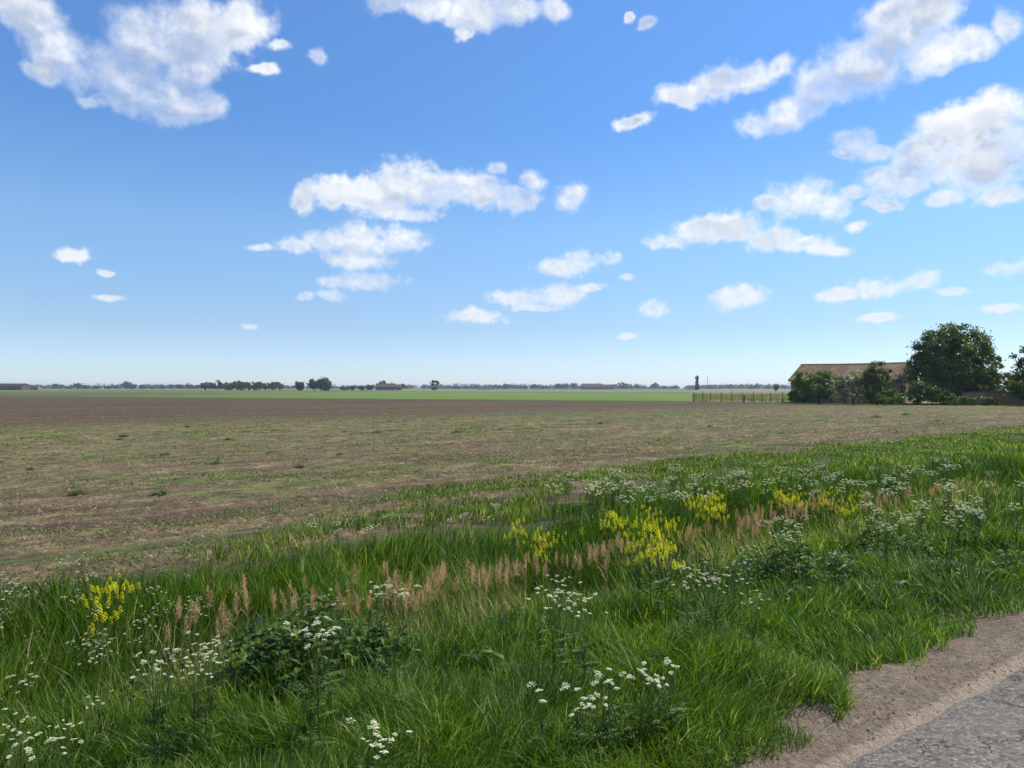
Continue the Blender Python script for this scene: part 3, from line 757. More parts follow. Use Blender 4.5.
def make_trunk(parent, H, r, limbs, seed, spread):
    rs = random.Random(seed); m = MB()
    m.tube([(0, 0, -.1), (r * .2, 0, H * .2), (-r * .3, r * .2, H * .5), (0, 0, H * .82)], [r * 1.3, r, r * .7, r * .2], 9, .5)
    for k in range(limbs):
        a = k * 2.4 + rs.uniform(-.4, .4); z0 = H * rs.uniform(.15, .55); L = spread * rs.uniform(.6, 1)
        z1 = min(H * .92, z0 + H * rs.uniform(.15, .4))
        x1, y1 = math.cos(a) * L, math.sin(a) * L
        m.tube([(0, 0, z0), (x1 * .45, y1 * .45, z0 + (z1 - z0) * .6), (x1, y1, z1)], [r * .45, r * .28, r * .07], 6, .5)
        for j in range(2):
            b = a + rs.uniform(-.9, .9); f = .5
            m.tube([(x1 * f, y1 * f, z0 + (z1 - z0) * .62), (x1 * f + math.cos(b) * L * .4, y1 * f + math.sin(b) * L * .4, z0 + (z1 - z0) * .62 + H * .12)], [r * .2, r * .05], 5, .5)
    return m.build('trunk', M_BARK, parent, True)

def tree(px, d, blobs, n_leaf, leaf, label, name='tree', cat='tree', mat=None, seed=1, tr=(6, .3, 8, 2.5), group=None, tint=(.15, .85), clump=.22):
    x = at(px, d); root = empty(name, (x, d, float(zg(x, d))))
    tag(root, label, cat, group)
    make_trunk(root, tr[0], tr[1], tr[2], seed, tr[3])
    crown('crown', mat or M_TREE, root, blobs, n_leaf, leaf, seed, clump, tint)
    return root

tree(951, 77, [(0, 0, 4.7, 3.9, 3.9, 3.5), (.2, 0, 6.8, 2.7, 2.8, 1.9), (-2.7, .3, 3.3, 1.8, 2.4, 2.1), (3.2, 0, 4.3, 1.9, 2.2, 2.0), (-1.6, -.4, 6.3, 2.1, 2, 1.7), (1.6, -.3, 6.4, 2.1, 2, 1.8), (3.6, .2, 2.6, 1.7, 2, 1.6), (0, 0, 1.8, 4.4, 3.2, 1.5), (-2.4, 0, 5.4, 1.7, 1.8, 1.4), (2.9, 0, 5.4, 1.7, 1.8, 1.4), (0, 0, 3.4, 4.3, 3.4, 2.4)],
     40000, .14, 'big round dark green tree at the end of the barn', seed=3, tr=(7.5, .38, 10, 3.4), clump=.17)
tree(1052, 70, [(0, 0, 3.6, 3.3, 3.2, 3.0), (.6, 0, 5.2, 2.4, 2.4, 1.6), (-2.2, 0, 2.6, 1.8, 2, 1.9), (-1.2, 0, 4.4, 1.7, 1.8, 1.3), (0, 0, 1.2, 3.9, 2.6, 1.1)],
     15000, .15, 'dark green tree cut by the picture edge at far right', seed=5, tr=(5.5, .3, 8, 2.6), clump=.18)
SH = 'shrub'
tree(1003, 78, [(0, 0, 1.9, 2.3, 1.8, 1.6), (-1.0, 0, 2.7, 1.1, 1.2, .9), (1.5, 0, 2.6, 1.3, 1.2, 1.0)], 5500, .13, 'lower light green shrub filling the gap between the two trees', 'shrub', SH, seed=7, tr=(2.2, .09, 6, 1.2), tint=(.4, 1))
tree(819, 77.5, [(0.00, 0.00, 1.65, 2.85, 1.75, 1.65), (-1.65, 0.00, 2.53, 1.31, 1.21, 1.10), (0.66, 0.00, 2.64, 1.65, 1.31, 0.99), (-2.09, 0.00, 1.31, 1.21, 1.31, 1.31)], 7500, .12, 'broad green shrub against the left half of the barn wall', 'shrub', SH, seed=8, tr=(2.2, .09, 7, 1.5), tint=(.3, 1))
tree(853, 74.0, [(0.00, 0.00, 1.55, 2.21, 1.44, 1.55), (0.44, 0.00, 2.87, 1.66, 1.21, 0.94), (-1.44, 0.00, 1.77, 1.10, 1.10, 0.99)], 5500, .11, 'pale blossoming hawthorn shrub before the middle of the barn', 'shrub', SH, mat=M_PALE, seed=9, tr=(2.3, .09, 8, 1.6), tint=(.3, .9))
tree(877, 73.6, [(0.00, 0.00, 1.72, 1.61, 1.38, 1.72), (0.11, 0.00, 3.33, 1.32, 1.26, 1.15), (-0.69, 0.00, 2.53, 1.03, 1.03, 1.03)], 5000, .12, 'upright green elder shrub reaching the barn roof beside the hawthorn', 'shrub', SH, seed=10, tr=(2.8, .09, 6, 1.0), tint=(.2, .8))
tree(890, 71.5, [(0.00, 0.00, 0.68, 1.46, 0.98, 0.78), (0.59, 0.00, 0.98, 0.78, 0.78, 0.59)], 2600, .11, 'low light green shrub at the foot of the brick gable', 'shrub', SH, seed=12, tr=(.9, .05, 5, .9), tint=(.5, 1))
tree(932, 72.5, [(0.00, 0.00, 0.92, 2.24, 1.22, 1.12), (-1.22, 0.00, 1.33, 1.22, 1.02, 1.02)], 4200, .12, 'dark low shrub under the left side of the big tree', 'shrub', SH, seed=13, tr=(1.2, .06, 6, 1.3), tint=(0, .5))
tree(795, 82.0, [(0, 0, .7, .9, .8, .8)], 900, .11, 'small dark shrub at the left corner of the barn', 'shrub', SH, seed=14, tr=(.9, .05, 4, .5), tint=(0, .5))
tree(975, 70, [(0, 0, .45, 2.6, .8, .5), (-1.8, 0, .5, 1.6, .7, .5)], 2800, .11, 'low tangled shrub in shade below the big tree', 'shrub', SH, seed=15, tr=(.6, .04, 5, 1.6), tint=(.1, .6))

# ------------------------------------------------------------------ barn
def brick_mat(name, c1, c2, mortar, scale=1.0):
    m, t = new_mat(name)
    tc = t.n('ShaderNodeTexCoord'); P = tc.outputs['Object']
    sp = t.n('ShaderNodeSeparateXYZ'); t.l(P, sp.inputs[0])
    cb = t.n('ShaderNodeCombineXYZ'); t.l(t.math('ADD', sp.outputs[0], sp.outputs[1]), cb.inputs[0]); t.l(sp.outputs[2], cb.inputs[1])
    b = t.n('ShaderNodeTexBrick'); t.l(cb.outputs[0], b.inputs['Vector']); b.inputs['Scale'].default_value = scale
    b.inputs['Brick Width'].default_value = .23; b.inputs['Row Height'].default_value = .075; b.inputs['Mortar Size'].default_value = .008
    b.inputs['Color1'].default_value = (*c1, 1); b.inputs['Color2'].default_value = (*c2, 1); b.inputs['Mortar'].default_value = (*mortar, 1)
    n = t.noise(P, .8, 5, .65); c = t.mix(t.mapr(n, .4, .7, 0, .5), b.outputs[0], (.10, .075, .05))
    p = t.n('ShaderNodeBsdfPrincipled'); t.l(c, p.inputs['Base Color']); p.inputs['Roughness'].default_value = .9
    o = t.n('ShaderNodeOutputMaterial'); t.l(p.outputs[0], o.inputs['Surface'])
    return m
def tile_mat():
    m, t = new_mat('pantiles')
    tc = t.n('ShaderNodeTexCoord'); P = tc.outputs['Object']
    n1 = t.noise(P, .55, 5, .7); n2 = t.noise(P, 3.2, 4, .7)
    c = t.ramp(n2, [(.40, (.05, .026, .012)), (.5, (.17, .078, .030)), (.60, (.31, .18, .080))])
    c = t.mix(t.mapr(n1, .5, .64, 0, .75, True), c, (.24, .165, .09))
    c = t.mix(t.mapr(t.noise(P, 1.1, 5, .7), .55, .66, 0, .7, True), c, (.07, .05, .04))
    w = t.n('ShaderNodeTexWave', bands_direction='X'); t.l(P, w.inputs['Vector']); w.inputs['Scale'].default_value = 1.6
    w2 = t.n('ShaderNodeTexWave', bands_direction='Y', wave_profile='SAW'); t.l(P, w2.inputs['Vector']); w2.inputs['Scale'].default_value = 1.2
    p = t.n('ShaderNodeBsdfPrincipled'); t.l(c, p.inputs['Base Color']); p.inputs['Roughness'].default_value = .85
    b = t.n('ShaderNodeBump'); b.inputs['Distance'].default_value = .05; t.l(t.math('ADD', w.outputs['Fac'], w2.outputs['Fac']), b.inputs['Height']); t.l(b.outputs[0], p.inputs['Normal'])
    o = t.n('ShaderNodeOutputMaterial'); t.l(p.outputs[0], o.inputs['Surface'])
    return m
M_BRICK = brick_mat('old_brick', (.30, .155, .09), (.40, .22, .13), (.32, .27, .2))
M_TILE = tile_mat()
M_WOOD = plain_mat('weathered_wood', (.06, .045, .035), (.16, .125, .095), 5, .9, .01, vec_scale=(1, 1, .2))
M_POST = plain_mat('grey_post', (.13, .11, .085), (.24, .20, .155), 5, .9)
M_DARK = plain_mat('dark_boards', (.018, .016, .014), (.04, .035, .03), 4, .8)
M_MORTAR = plain_mat('ridge_mortar', (.10, .07, .055), (.22, .17, .14), 3, .9)

def build_barn():
    L, Wd, He, Hr = 11.4, 10.0, 2.7, 4.45
    root = empty('barn', (at(791, 84), 84, -.06), math.atan2(-.6, .8))
    tag(root, 'long low brick barn with mottled red pantile roof behind shrubs', 'barn')
    m = MB(); th = .3
    # walls as one shell: front (y=0), back, gables, with a door opening in the front
    d0, d1, dh = 7.6, 9.9, 2.15
    m.box((d0 / 2, th / 2, He / 2), (d0 / 2, th / 2, He / 2))
    m.box(((d1 + L) / 2, th / 2, He / 2), ((L - d1) / 2, th / 2, He / 2))
    m.box(((d0 + d1) / 2, th / 2, (He + dh) / 2), ((d1 - d0) / 2, th / 2, (He - dh) / 2))
    m.box((L / 2, Wd - th / 2, He / 2), (L / 2, th / 2, He / 2))
    for x in (0, L - th):
        a, b = x, x + th
        vs = [(a, th, 0), (a, Wd - th, 0), (a, Wd - th, He), (a, Wd / 2, Hr - .06), (a, th, He)]
        vs += [(b, p[1], p[2]) for p in vs]
        m.add(vs, [(0, 1, 2, 3, 4), (9, 8, 7, 6, 5)] + [(i, (i + 5), (i + 1) % 5 + 5, (i + 1) % 5) for i in range(5)])
    m.build('wall', M_BRICK, root)
    # roof: two slabs with a slightly sagging surface
    for side in (0, 1):
        n = 24; V = []
        for j in range(n + 1):
            x = -.25 + (L + .5) * j / n
            sag = -.05 * math.sin(math.pi * j / n) + .015 * math.sin(j * 1.7)
            for k in range(7):
                f = k / 6; yy = -.35 + (Wd / 2 + .35) * f; zz = He - .12 + (Hr - He + .17) * f + sag * (.4 + .6 * f) + .01 * math.sin(k * 2 + j)
                if side: yy = Wd - yy
                V.append((x, yy, zz + .06)); V.append((x, yy, zz - .06))
        fs = []
        for j in range(n):
            for k in range(6):
                a = (j * 7 + k) * 2; b = ((j + 1) * 7 + k) * 2
                fs.append((a, b, b + 2, a + 2)); fs.append((a + 1, a + 3, b + 3, b + 1))
        for j in range(n):
            a = j * 14; b = a + 14; fs.append((a, a + 1, b + 1, b)); a += 12; b += 12; fs.append((a, b, b + 1, a + 1))
        for k in range(6):
            a = k * 2; fs.append((a, a + 2, a + 3, a + 1)); a += n * 14; fs.append((a, a + 1, a + 3, a + 2))
        mm = MB(); mm.add(V, fs); r = mm.build('roof', M_TILE, root)
        if not side:
            k = MB()
            for j in range(30):
                x = -.2 + (L + .4) * (j + .5) / 30; s = -.05 * math.sin(math.pi * (j + .5) / 30)
                k.tube([(x - .21, Wd / 2, Hr + .08 + s), (x + .2, Wd / 2, Hr + .075 + s)], [.13, .125], 8)
            k.build('ridge_tiles', M_MORTAR, r)
    dr = MB()
    for j in range(9):
        dr.box((d0 + .13 + j * .255, .14, dh / 2), (.12, .03, dh / 2 - .02))
    dr.box(((d0 + d1) / 2, .1, .5), ((d1 - d0) / 2 - .05, .02, .07)); dr.box(((d0 + d1) / 2, .1, 1.7), ((d1 - d0) / 2 - .05, .02, .07))
    dr.build('door', M_DARK, root)
    g = MB(); g.tube([(-.2, -.42, He - .17), (L + .2, -.42, He - .2)], [.06, .06], 7); g.build('gutter', M_DARK, root)
build_barn()

def box_thing(name, label, cat): pass
# garden wall at right, between the trees
def garden_wall():
    m = MB(); d = 73.5; x0, x1 = at(962, d), at(1045, d)
    m.box(((x0 + x1) / 2, 0, .62), ((x1 - x0) / 2, .12, .62), 0)
    root = empty('brick_wall', (0, d, -.06)); tag(root, 'low old brick garden wall between the two trees', 'wall')
    m.build('masonry', M_BRICK, root)
    c = MB(); c.box(((x0 + x1) / 2, 0, 1.29), ((x1 - x0) / 2 + .03, .17, .05)); c.build('coping', M_MORTAR, root)
garden_wall()

# ------------------------------------------------------------------ wire fence
def post_fence():
    P0 = np.array((at(694, 88), 88.0)); P1 = np.array((at(790, 86), 86.0))
    root = empty('wire_fence', (P0[0], P0[1], -.06)); tag(root, 'post and wire stock fence running from green field to barn', 'fence')
    n = 11; rs = random.Random(3)
    tops = []
    for i in range(n):
        f = (i + (rs.uniform(-.3, .3) if 0 < i < n - 1 else 0)) / (n - 1); p = (P1 - P0) * f; h = 1.25 + rs.uniform(-.1, .1); lx = rs.uniform(-.05, .05)
        w = .06 if i in (0, 1, n - 1) else .045
        m = MB(); m.tube([(p[0], p[1], -.2), (p[0] + lx * .5, p[1], h * .5), (p[0] + lx, p[1], h)], [w, w * .95, w * .85], 7)
        m.build('post', M_POST, root); tops.append((p[0], p[1]))
    for z in (.35, .75, 1.12):
        m = MB()
        m.tube([(a[0], a[1] - .05, z + .01 * (i % 2)) for i, a in enumerate(tops)], [.006] * n, 4)
        m.build('wire', M_DARK, root)
post_fence()
def lone_post():
    d = 84.; x = at(744, d); r = empty('marker_post', (x, d, -.06)); tag(r, 'short leaning wooden post standing alone in front of the wire fence', 'post')
    m = MB(); m.tube([(0, 0, -.2), (.02, 0, .5), (.05, 0, .85)], [.09, .085, .07], 8); m.build('shaft', M_WOOD, r)
    c = MB(); c.tube([(.05, 0, .84), (.052, 0, .9)], [.085, .04], 8); c.build('cap', M_WOOD, r)
lone_post()

# ------------------------------------------------------------------ distant trees and farms
def far_tree(px, d, w, h, label, seed, group=None, n=500, name='tree', shape='round', tint=(.1, .9)):
    rs = random.Random(seed); bl = []
    if shape == 'poplar':
        for k in range(5): bl.append((0, 0, h * (.15 + .19 * k), w * .42 * (1 - .09 * k), w * .42 * (1 - .09 * k), h * .17))
    elif shape == 'open':
        bl = [(0, 0, h * .72, w * .36, w * .36, h * .2), (-w * .25, 0, h * .6, w * .22, w * .22, h * .14), (w * .28, 0, h * .62, w * .22, w * .22, h * .14), (0, 0, h * .2, w * .3, w * .3, h * .18)]
    else:
        bl = [(0, 0, h * .5, w * .42, w * .42, h * .46)]
        for k in range(4):
            bl.append((rs.uniform(-.3, .3) * w, rs.uniform(-.3, .3) * w, h * rs.uniform(.35, .75), w * rs.uniform(.16, .28), w * .25, h * rs.uniform(.16, .26)))
    return tree(px, d, bl, int(n * 1.9), max(.2, d / 900), label, name, 'tree', M_TREEFAR, seed, (h * .7, h * .035, 4, w * .3), group, tint, .3)

far_tree(300, 420, 6.2, 6.0, 'smaller round tree just left of the broad far tree', 41, n=1100)
far_tree(315, 432, 10.5, 7.6, 'left and lower half of the broad far tree pair', 42, n=1700)
far_tree(325, 425, 10, 7.9, 'tallest dome of the broad far tree pair', 43, n=1700)
far_tree(435, 430, 6.8, 7.0, 'open topped lone tree right of the far farmhouse', 44, n=420, shape='open')
far_tree(370, 520, 6, 5.2, 'small tree left of the far farmhouse', 45, n=500)
far_tree(383, 600, 8, 8.2, 'tree rising behind the far farmhouse roof', 46, n=500)
far_tree(402, 590, 8, 5.2, 'bushy tree at the right end of the far farmhouse', 47, n=500)
far_tree(697, 620, 4.2, 11.6, 'narrow dark poplar on the skyline beside the mast', 48, n=900, shape='poplar', tint=(0, .3))
far_tree(127, 900, 12, 10.5, 'taller dark tree in the far line left of the wood', 49, n=500)
far_tree(776, 360, 3, 4.2, 'small tree near the left end of the barn on the skyline', 50, n=300)
for i, px in enumerate((344, 352, 361)):
    far_tree(px, 500, 6.5, 2.9 + .5 * (i % 2), 'low bushy tree in the short row right of the broad pair', 51 + i, 'low trees right of the broad pair', 350)
xs = np.linspace(206, 279, 13)
for i, px in enumerate(xs):
    far_tree(px + random.uniform(-1.5, 1.5), 520 + random.uniform(-15, 15), 8.6, random.uniform(5.4, 6.9), 'tree in the even green shelter belt left of the round trees', 60 + i, 'trees of the shelter belt', 600, tint=(.35, 1))
pts = [(56, 8), (62, 7), (70, 5), (78, 9), (86, 6), (96, 5), (108, 5), (116, 6), (134, 6), (143, 6), (152, 5), (162, 6), (171, 7), (180, 7), (190, 8), (197, 6)]
for i, (px, h) in enumerate(pts):
    far_tree(px, 950 + random.uniform(-60, 60), 11, h, 'dark tree in the far line left of the shelter belt', 80 + i, 'far trees left of the shelter belt', 220)
pts = [(456, 5), (466, 5), (478, 7), (488, 7), (497, 9), (506, 9), (514, 8), (524, 6), (535, 8), (544, 6), (558, 9), (566, 8), (574, 10), (614, 9), (622, 11), (628, 10), (636, 9), (655, 11), (663, 6), (676, 6), (710, 7), (721, 6), (730, 8), (741, 8), (750, 6), (758, 8), (768, 6), (785, 6)]
for i, (px, h) in enumerate(pts):
    far_tree(px, 1150 + random.uniform(-120, 120), 13, h, 'hazy tree in the far line right of the farmhouse', 110 + i, 'far trees right of the farmhouse', 200)

def treeline():
    g = np.random.default_rng(77); V = []; T = []
    for d, n, h0 in ((1400, 380, 8), (2000, 460, 13)):
        for i in range(n):
            a = g.uniform(-.95, .95); px = a * F * .98
            hh = h0 * (.35 + 1.1 * float(fbm(px * .02, d * .1, 5, 3))) ; w = g.uniform(10, 24)
            c = np.array((a * d, d + g.uniform(-80, 80), 0)); m = 60
            q = g.normal(0, 1, (m, 3)); q /= np.linalg.norm(q, axis=1)[:, None]; q[:, 2] = abs(q[:, 2])
            p = c + q * np.array((w * .6, w * .5, hh)) * g.uniform(.5, 1, (m, 1))
            e1 = g.normal(0, 1, (m, 3)); e1 /= np.linalg.norm(e1, axis=1)[:, None]; e2 = np.cross(e1, g.normal(0, 1, (m, 3))); e2 /= np.linalg.norm(e2, axis=1)[:, None]
            s = g.uniform(1.0, 2.4, (m, 1))
            V.append(np.stack([p - e1 * s, p + e2 * s * .6, p + e1 * s, p - e2 * s * .6], 1)); T.append(g.uniform(0, .7, m))
    V = np.concatenate(V); V[:, :, 2] = np.maximum(V[:, :, 2], -.05); T = np.concatenate(T); n = len(V)
    o = obj_np('distant_woods', V.reshape(-1, 3), [np.arange(n * 4).reshape(n, 4)], M_TREEFAR, None, {'tint': np.repeat(T, 4)})
    tag(o, 'low blue green wood line along the whole far horizon', 'woods', kind='stuff')
treeline()

M_FWALL = plain_mat('farm_wall', (.16, .135, .11), (.24, .205, .17), 1, .9)
M_FPALE = plain_mat('pale_wall', (.45, .43, .38), (.6, .58, .52), 1, .9)
M_FROOF = plain_mat('farm_roof', (.06, .045, .036), (.10, .075, .06), .8, .9)
M_GLASS = plain_mat('window_glass', (.03, .035, .04), (.06, .07, .08), 2, .2)
def farmhouse(px, d, L, Wd, He, Hr, label, cat='farmhouse', wall=None, rz=0, chim=True, nwin=3, roof=None):
    root = empty('farm_building', (at(px, d), d, -.06), rz); tag(root, label, cat)
    m = MB(); h = L / 2; w = Wd / 2
    vs = [(-h, -w, 0), (h, -w, 0), (h, w, 0), (-h, w, 0), (-h, -w, He), (h, -w, He), (h, w, He), (-h, w, He), (-h, 0, Hr - .1), (h, 0, Hr - .1)]
    m.add(vs, [(0, 1, 5, 4), (1, 2, 6, 9, 5), (2, 3, 7, 6), (3, 0, 4, 8, 7)]); m.build('wall', wall or M_FWALL, root)
    m = MB(); o = .4; sl = (Hr - He) / w
    for s in (-1, 1):
        vs = [(-h - o, s * (w + o), He - o * sl + .02), (h + o, s * (w + o), He - o * sl + .02), (h + o, 0, Hr + .02), (-h - o, 0, Hr + .02)]
        vs += [(p[0], p[1], p[2] + .22) for p in vs]
        m.add(vs, [(0, 1, 2, 3), (7, 6, 5, 4), (0, 4, 5, 1), (1, 5, 6, 2), (2, 6, 7, 3), (3, 7, 4, 0)])
    r = m.build('roof', roof or M_FROOF, root)
    if chim:
        c = MB(); c.box((h * .6, 0, Hr + .5), (.4, .3, .8)); c.build('chimney', M_FWALL, r)
    for i in range(nwin):
        c = MB(); x = -h + L * (i + .5) / nwin; c.box((x, -w - .03, He * .55), (.5, .05, .6)); c.build('window', M_GLASS, root)
farmhouse(386, 560, 15, 8, 2.6, 5.0, 'far red roofed farmhouse between small trees', rz=.15)
farmhouse(397, 575, 8, 6, 2.2, 4.0, 'small outbuilding joined to the right of the far farmhouse', 'outbuilding', rz=.1, chim=False, nwin=2)
farmhouse(10, 620, 26, 14, 3.2, 5.4, 'long dark farm shed at the left edge of the horizon', 'farm shed', wall=M_FROOF, rz=.1, chim=False, nwin=2, roof=M_DARK)
farmhouse(34, 640, 9, 7, 2.4, 4.2, 'small brown roofed building right of the long dark shed', 'outbuilding', rz=.2, chim=False, nwin=2)
farmhouse(592, 900, 26, 12, 3.4, 7.0, 'wide brown roofed far farm right of the horizon centre', rz=.1, nwin=5)
farmhouse(607, 930, 16, 9, 3, 6.0, 'smaller brown building beside the wide far farm', 'outbuilding', rz=-.15, chim=False, nwin=3)
farmhouse(484, 820, 15, 8, 2.8, 4.2, 'pale low building in the far tree line', 'outbuilding', wall=M_FPALE, rz=.1, chim=False, nwin=3)
farmhouse(693, 760, 12, 7, 2.6, 4.2, 'pale house at the foot of the narrow poplar', 'house', wall=M_FPALE, rz=-.1, nwin=3)
def mast():
    d = 700.; root = empty('radio_mast', (at(707.5, d), d, -.06)); tag(root, 'thin grey lattice mast on the skyline right of the poplar', 'mast')
    m = MB(); H = 13.5; a = [(0, .35), (-.3, -.18), (.3, -.18)]
    for x, y in a: m.tube([(x, y, 0), (x * .6, y * .6, H)], [.07, .05], 5)
    for k in range(12):
        z0 = H * k / 12; z1 = H * (k + 1) / 12; s0 = 1 - .4 * k / 12; s1 = 1 - .4 * (k + 1) / 12
        for i in range(3):
            p, q = a[i], a[(i + 1) % 3]; m.tube([(p[0] * s0, p[1] * s0, z0), (q[0] * s1, q[1] * s1, z1)], [.035, .035], 4)
    m.build('lattice', M_WOOD, root)
    t = MB(); t.tube([(0, 0, H), (0, 0, H + 1.2)], [.05, .03], 6); t.build('antenna', M_WOOD, root)
mast()

# ------------------------------------------------------------------ sun, sky and clouds
SUN_AZ, SUN_EL = 65.0, 52.0
sd = bpy.data.lights.new('sun', 'SUN'); so = bpy.data.objects.new('sun', sd); COL.objects.link(so)
sd.energy = 5.0; sd.angle = rad(.53); sd.color = (1, .93, .80)
so.rotation_euler = (rad(90 - SUN_EL), 0, rad(180 - SUN_AZ)); so.location = (0, 0, 40)

CLOUDS = [  # px, py, rx, ry of each lobe as seen in the photograph
 (25, 10, 42, 26), (55, 45, 40, 26), (95, 62, 48, 36), (135, 82, 46, 32), (172, 96, 40, 24), (210, 104, 22, 17), (150, 35, 60, 34), (200, 30, 52, 40), (240, 18, 34, 30), (195, 70, 28, 22), (90, 100, 14, 8),
 (40, 66, 26, 12), (112, 96, 32, 13), (196, 108, 30, 12),
 (262, 68, 15, 6), (280, 45, 15, 7), (315, 57, 12, 12),
 (385, 2, 26, 12), (425, 4, 28, 16), (470, 12, 32, 22), (510, 8, 36, 18), (556, 6, 20, 18), (466, 34, 10, 10), (650, 20, 12, 8), (632, 12, 6, 5),
 (680, 94, 24, 15), (712, 78, 32, 20), (745, 74, 32, 17), (777, 68, 20, 12), (638, 119, 19, 8),
 (752, 122, 20, 15), (788, 110, 34, 18), (828, 88, 42, 28), (868, 62, 46, 34), (900, 26, 50, 36), (935, 5, 36, 28), (930, 56, 38, 24), (968, 48, 30, 16), (1000, 32, 20, 18),
 (850, 140, 30, 16), (836, 154, 17, 6), (876, 150, 20, 8),
 (1000, 116, 46, 24), (962, 130, 44, 26), (930, 156, 46, 28), (985, 158, 60, 34), (1035, 140, 50, 44), (900, 180, 38, 15), (882, 200, 30, 8), (940, 196, 26, 9),
 (912, 150, 30, 14), (1010, 190, 34, 12), (884, 172, 32, 10), (852, 192, 22, 10),
 (802, 200, 38, 20), (772, 205, 18, 8), (836, 206, 22, 14),
 (668, 240, 24, 8), (702, 230, 36, 16), (732, 230, 34, 16), (768, 240, 36, 13), (802, 246, 34, 10), (826, 252, 26, 6), (860, 225, 16, 6),
 (306, 192, 16, 20), (334, 190, 30, 17), (368, 192, 38, 22), (402, 184, 42, 25), (442, 188, 42, 22), (482, 192, 34, 20), (514, 198, 28, 15), (530, 181, 14, 11), (497, 170, 12, 10), (402, 212, 46, 9),
 (300, 248, 26, 9), (332, 242, 32, 14), (368, 240, 40, 20), (402, 238, 28, 18), (358, 262, 42, 9), (262, 247, 16, 4),
 (334, 284, 26, 7), (370, 283, 34, 10), (330, 297, 20, 7), (302, 297, 10, 6), (570, 198, 18, 16),
 (555, 266, 24, 11), (582, 262, 26, 13), (606, 258, 16, 9), (626, 278, 9, 4),
 (520, 300, 36, 10), (558, 296, 32, 12), (588, 288, 18, 6), (532, 309, 34, 4), (474, 317, 32, 8), (655, 307, 18, 10), (738, 298, 28, 13), (625, 337, 13, 4),
 (70, 255, 24, 8), (107, 273, 11, 4), (111, 297, 20, 4), (248, 325, 8, 3),
 (838, 295, 28, 8), (878, 288, 36, 12), (920, 282, 30, 12), (952, 291, 26, 6), (1000, 272, 26, 9), (1026, 267, 20, 9), (881, 319, 20, 5), (1004, 308, 24, 5),
]
def build_world():
    w = bpy.data.worlds.new('World'); scene.world = w; w.use_nodes = True
    t = NT(w.node_tree)
    tc = t.n('ShaderNodeTexCoord'); D = tc.outputs['Generated']
    sp = t.n('ShaderNodeSeparateXYZ'); t.l(D, sp.inputs[0])
    az = t.math('ARCTAN2', sp.outputs[0], sp.outputs[1]); el = t.math('ARCSINE', sp.outputs[2])
    cb = t.n('ShaderNodeCombineXYZ'); t.l(az, cb.inputs[0]); t.l(el, cb.inputs[1]); A = cb.outputs[0]
    pxr = 1 / F
    w1 = t.noise(A, 9, 7, .60, color=True)
    wv = t.vmath('MULTIPLY_ADD', w1, (50 * pxr, 36 * pxr, 0), (-25 * pxr, -18 * pxr, 0))
    wscale = t.mapr(el, .05, .42, .34, 1.0)
    wsc = t.n('ShaderNodeVectorMath', operation='SCALE'); t.l(wv, wsc.inputs[0]); t.l(wscale, wsc.inputs['Scale'])
    Q1 = t.vmath('ADD', A, wsc.outputs[0])
    def field(Q):
     last = None
     for (px, py, rx, ry) in CLOUDS:
         X = (px - 512) / F; Z = (HZ - py) / F
         a0 = math.atan2(X, 1); e0 = math.atan2(Z, math.hypot(1, X))
         # angular radii of the lobe
         a1 = math.atan2(X + rx / F, 1) - a0; e1 = math.atan2(Z + ry / F, math.hypot(1, X)) - e0
         a1 *= 1.04; e1 *= 1.10
         vv = t.vmath('MULTIPLY_ADD', Q, (1 / a1, 1 / e1, 0), (-a0 / a1, -e0 / e1, 0))
         ln = t.vmath('LENGTH', vv)
         last = ln if last is None else t.math('SMOOTH_MIN', last, ln, .30)
     return t.math('SUBTRACT', 1.0, last)
    Fd = field(Q1)
    Fs = field(t.vmath('ADD', Q1, (.008, .020, 0)))
    def billow(vec):
        return t.noise(vec, 20, 7, .58)
    b0 = billow(A)
    b1 = billow(t.vmath('ADD', A, (.006, .010, 0)))      # a step towards the sun
    big = t.noise(A, 7, 3, .5)
    core = t.math('MINIMUM', Fd, .55)
    dens = t.math('MULTIPLY_ADD', t.math('SUBTRACT', b0, .5), 1.9, core)
    soft = t.mapr(t.noise(A, 5, 3, .5), .35, .65, .45, 1.15)
    dens = t.math('MULTIPLY_ADD', t.math('SUBTRACT', t.noise(A, 75, 5, .6), .5), t.mapr(el, .08, .40, 1.3, .25), dens)
    alpha = t.math('DIVIDE', t.math('ADD', dens, .10), t.math('ADD', soft, .10), clamp=True)
    alpha = t.mapr(alpha, 0, 1, smooth=True)
    thick = t.math('MULTIPLY', t.mapr(Fd, .12, .62, smooth=True), t.mapr(big, .30, .62))
    thick = t.math('MULTIPLY', thick, t.mapr(dens, .1, .5))
    lit = t.mapr(t.math('SUBTRACT', b0, b1), -.07, .07)
    shade = t.math('ADD', t.math('MULTIPLY_ADD', thick, .85, t.math('MULTIPLY', t.mapr(t.math('SUBTRACT', Fs, Fd), -.2, .45, 0, .7), t.mapr(dens, .15, .6))), t.math('MULTIPLY', t.math('SUBTRACT', 1.0, lit), t.mapr(dens, .05, .45, .0, .22)))
    shade = t.math('MULTIPLY', shade, t.mapr(el, .06, .30, .35, 1.0))
    ccol = t.ramp(shade, [(0, (.97, .97, .97)), (.3, (.88, .91, .95)), (1, (.50, .565, .69))])
    # far clouds are warmer and dimmer in the low air
    ccol = t.mix(t.mapr(el, .28, .05, 0, .55), ccol, (.70, .74, .80))
    sky = t.n('ShaderNodeTexSky', sky_type='NISHITA')
    sky.sun_disc = False; sky.sun_elevation = rad(SUN_EL); sky.sun_rotation = rad(SUN_AZ)
    sky.altitude = 0; sky.air_density = 1.0; sky.dust_density = .0; sky.ozone_density = 1.6
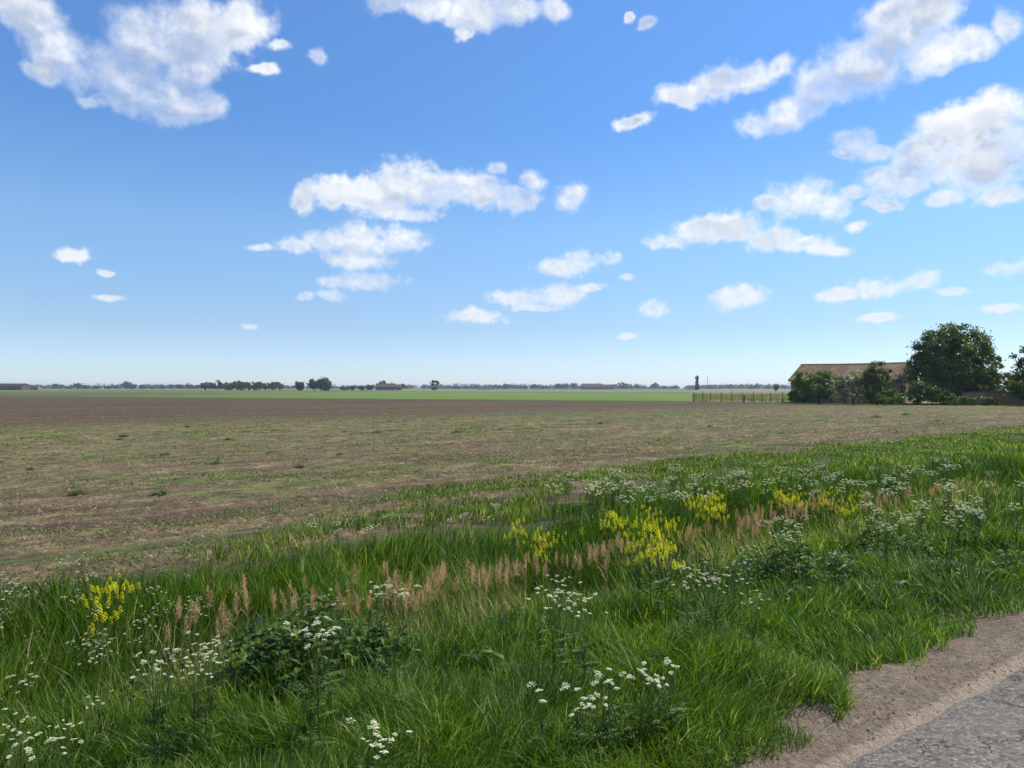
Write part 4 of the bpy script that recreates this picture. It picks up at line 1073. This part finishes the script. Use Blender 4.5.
    skc = t.n('ShaderNodeHueSaturation'); skc.inputs['Saturation'].default_value = 1.10; skc.inputs['Value'].default_value = 1.3
    t.l(sky.outputs[0], skc.inputs['Color'])
    gr = t.ramp(t.math('MULTIPLY', el, 1.6, clamp=True), [(0, (.49, .62, 1.0)), (.05, (.52, .63, .93)), (.13, (.54, .61, .78)), (.34, (.72, .82, .92)), (.55, (.60, .79, 1.0)), (1, (.76, .95, 1.13))])
    skg = t.vmath('MULTIPLY', skc.outputs[0], gr); skg = t.vmath('SCALE', skg); skg.node.inputs['Scale'].default_value = 1.09
    CB = 9.2
    cc = t.vmath('SCALE', ccol); cc.node.inputs['Scale'].default_value = CB
    amul = t.mapr(el, .02, .20, .72, 1.0)
    af = t.math('MULTIPLY', alpha, amul)
    col = t.mix(af, skg, cc)
    bg = t.n('ShaderNodeBackground'); t.l(col, bg.inputs[0]); bg.inputs[1].default_value = .10
    o = t.n('ShaderNodeOutputWorld'); t.l(bg.outputs[0], o.inputs['Surface'])
    w.cycles.sampling_method = 'MANUAL'; w.cycles.sample_map_resolution = 512
build_world()

# ------------------------------------------------------------------ haze
def haze():
    m, t = new_mat('haze_air')
    v = t.n('ShaderNodeVolumePrincipled'); v.inputs['Color'].default_value = (.80, .88, 1, 1); v.inputs['Density'].default_value = .00020
    v.inputs['Anisotropy'].default_value = .2
    o = t.n('ShaderNodeOutputMaterial'); t.l(v.outputs[0], o.inputs['Volume'])
    b = MB(); b.box((0, 0, 7.3), (4900, 4900, 8.9)); h = b.build('haze', m)
    tag(h, 'thin blue summer haze over the far fields', 'haze', kind='stuff')
haze()

# ------------------------------------------------------------------ render settings
scene.render.engine = 'CYCLES'
scene.view_settings.view_transform = 'Standard'; scene.view_settings.look = 'None'
scene.view_settings.exposure = .28; scene.view_settings.gamma = 1
c = scene.cycles
c.use_denoising = True
c.max_bounces = 6; c.diffuse_bounces = 2; c.glossy_bounces = 2; c.transmission_bounces = 3; c.volume_bounces = 0; c.transparent_max_bounces = 4
c.use_adaptive_sampling = True; c.adaptive_threshold = .02
c.sample_clamp_indirect = 4
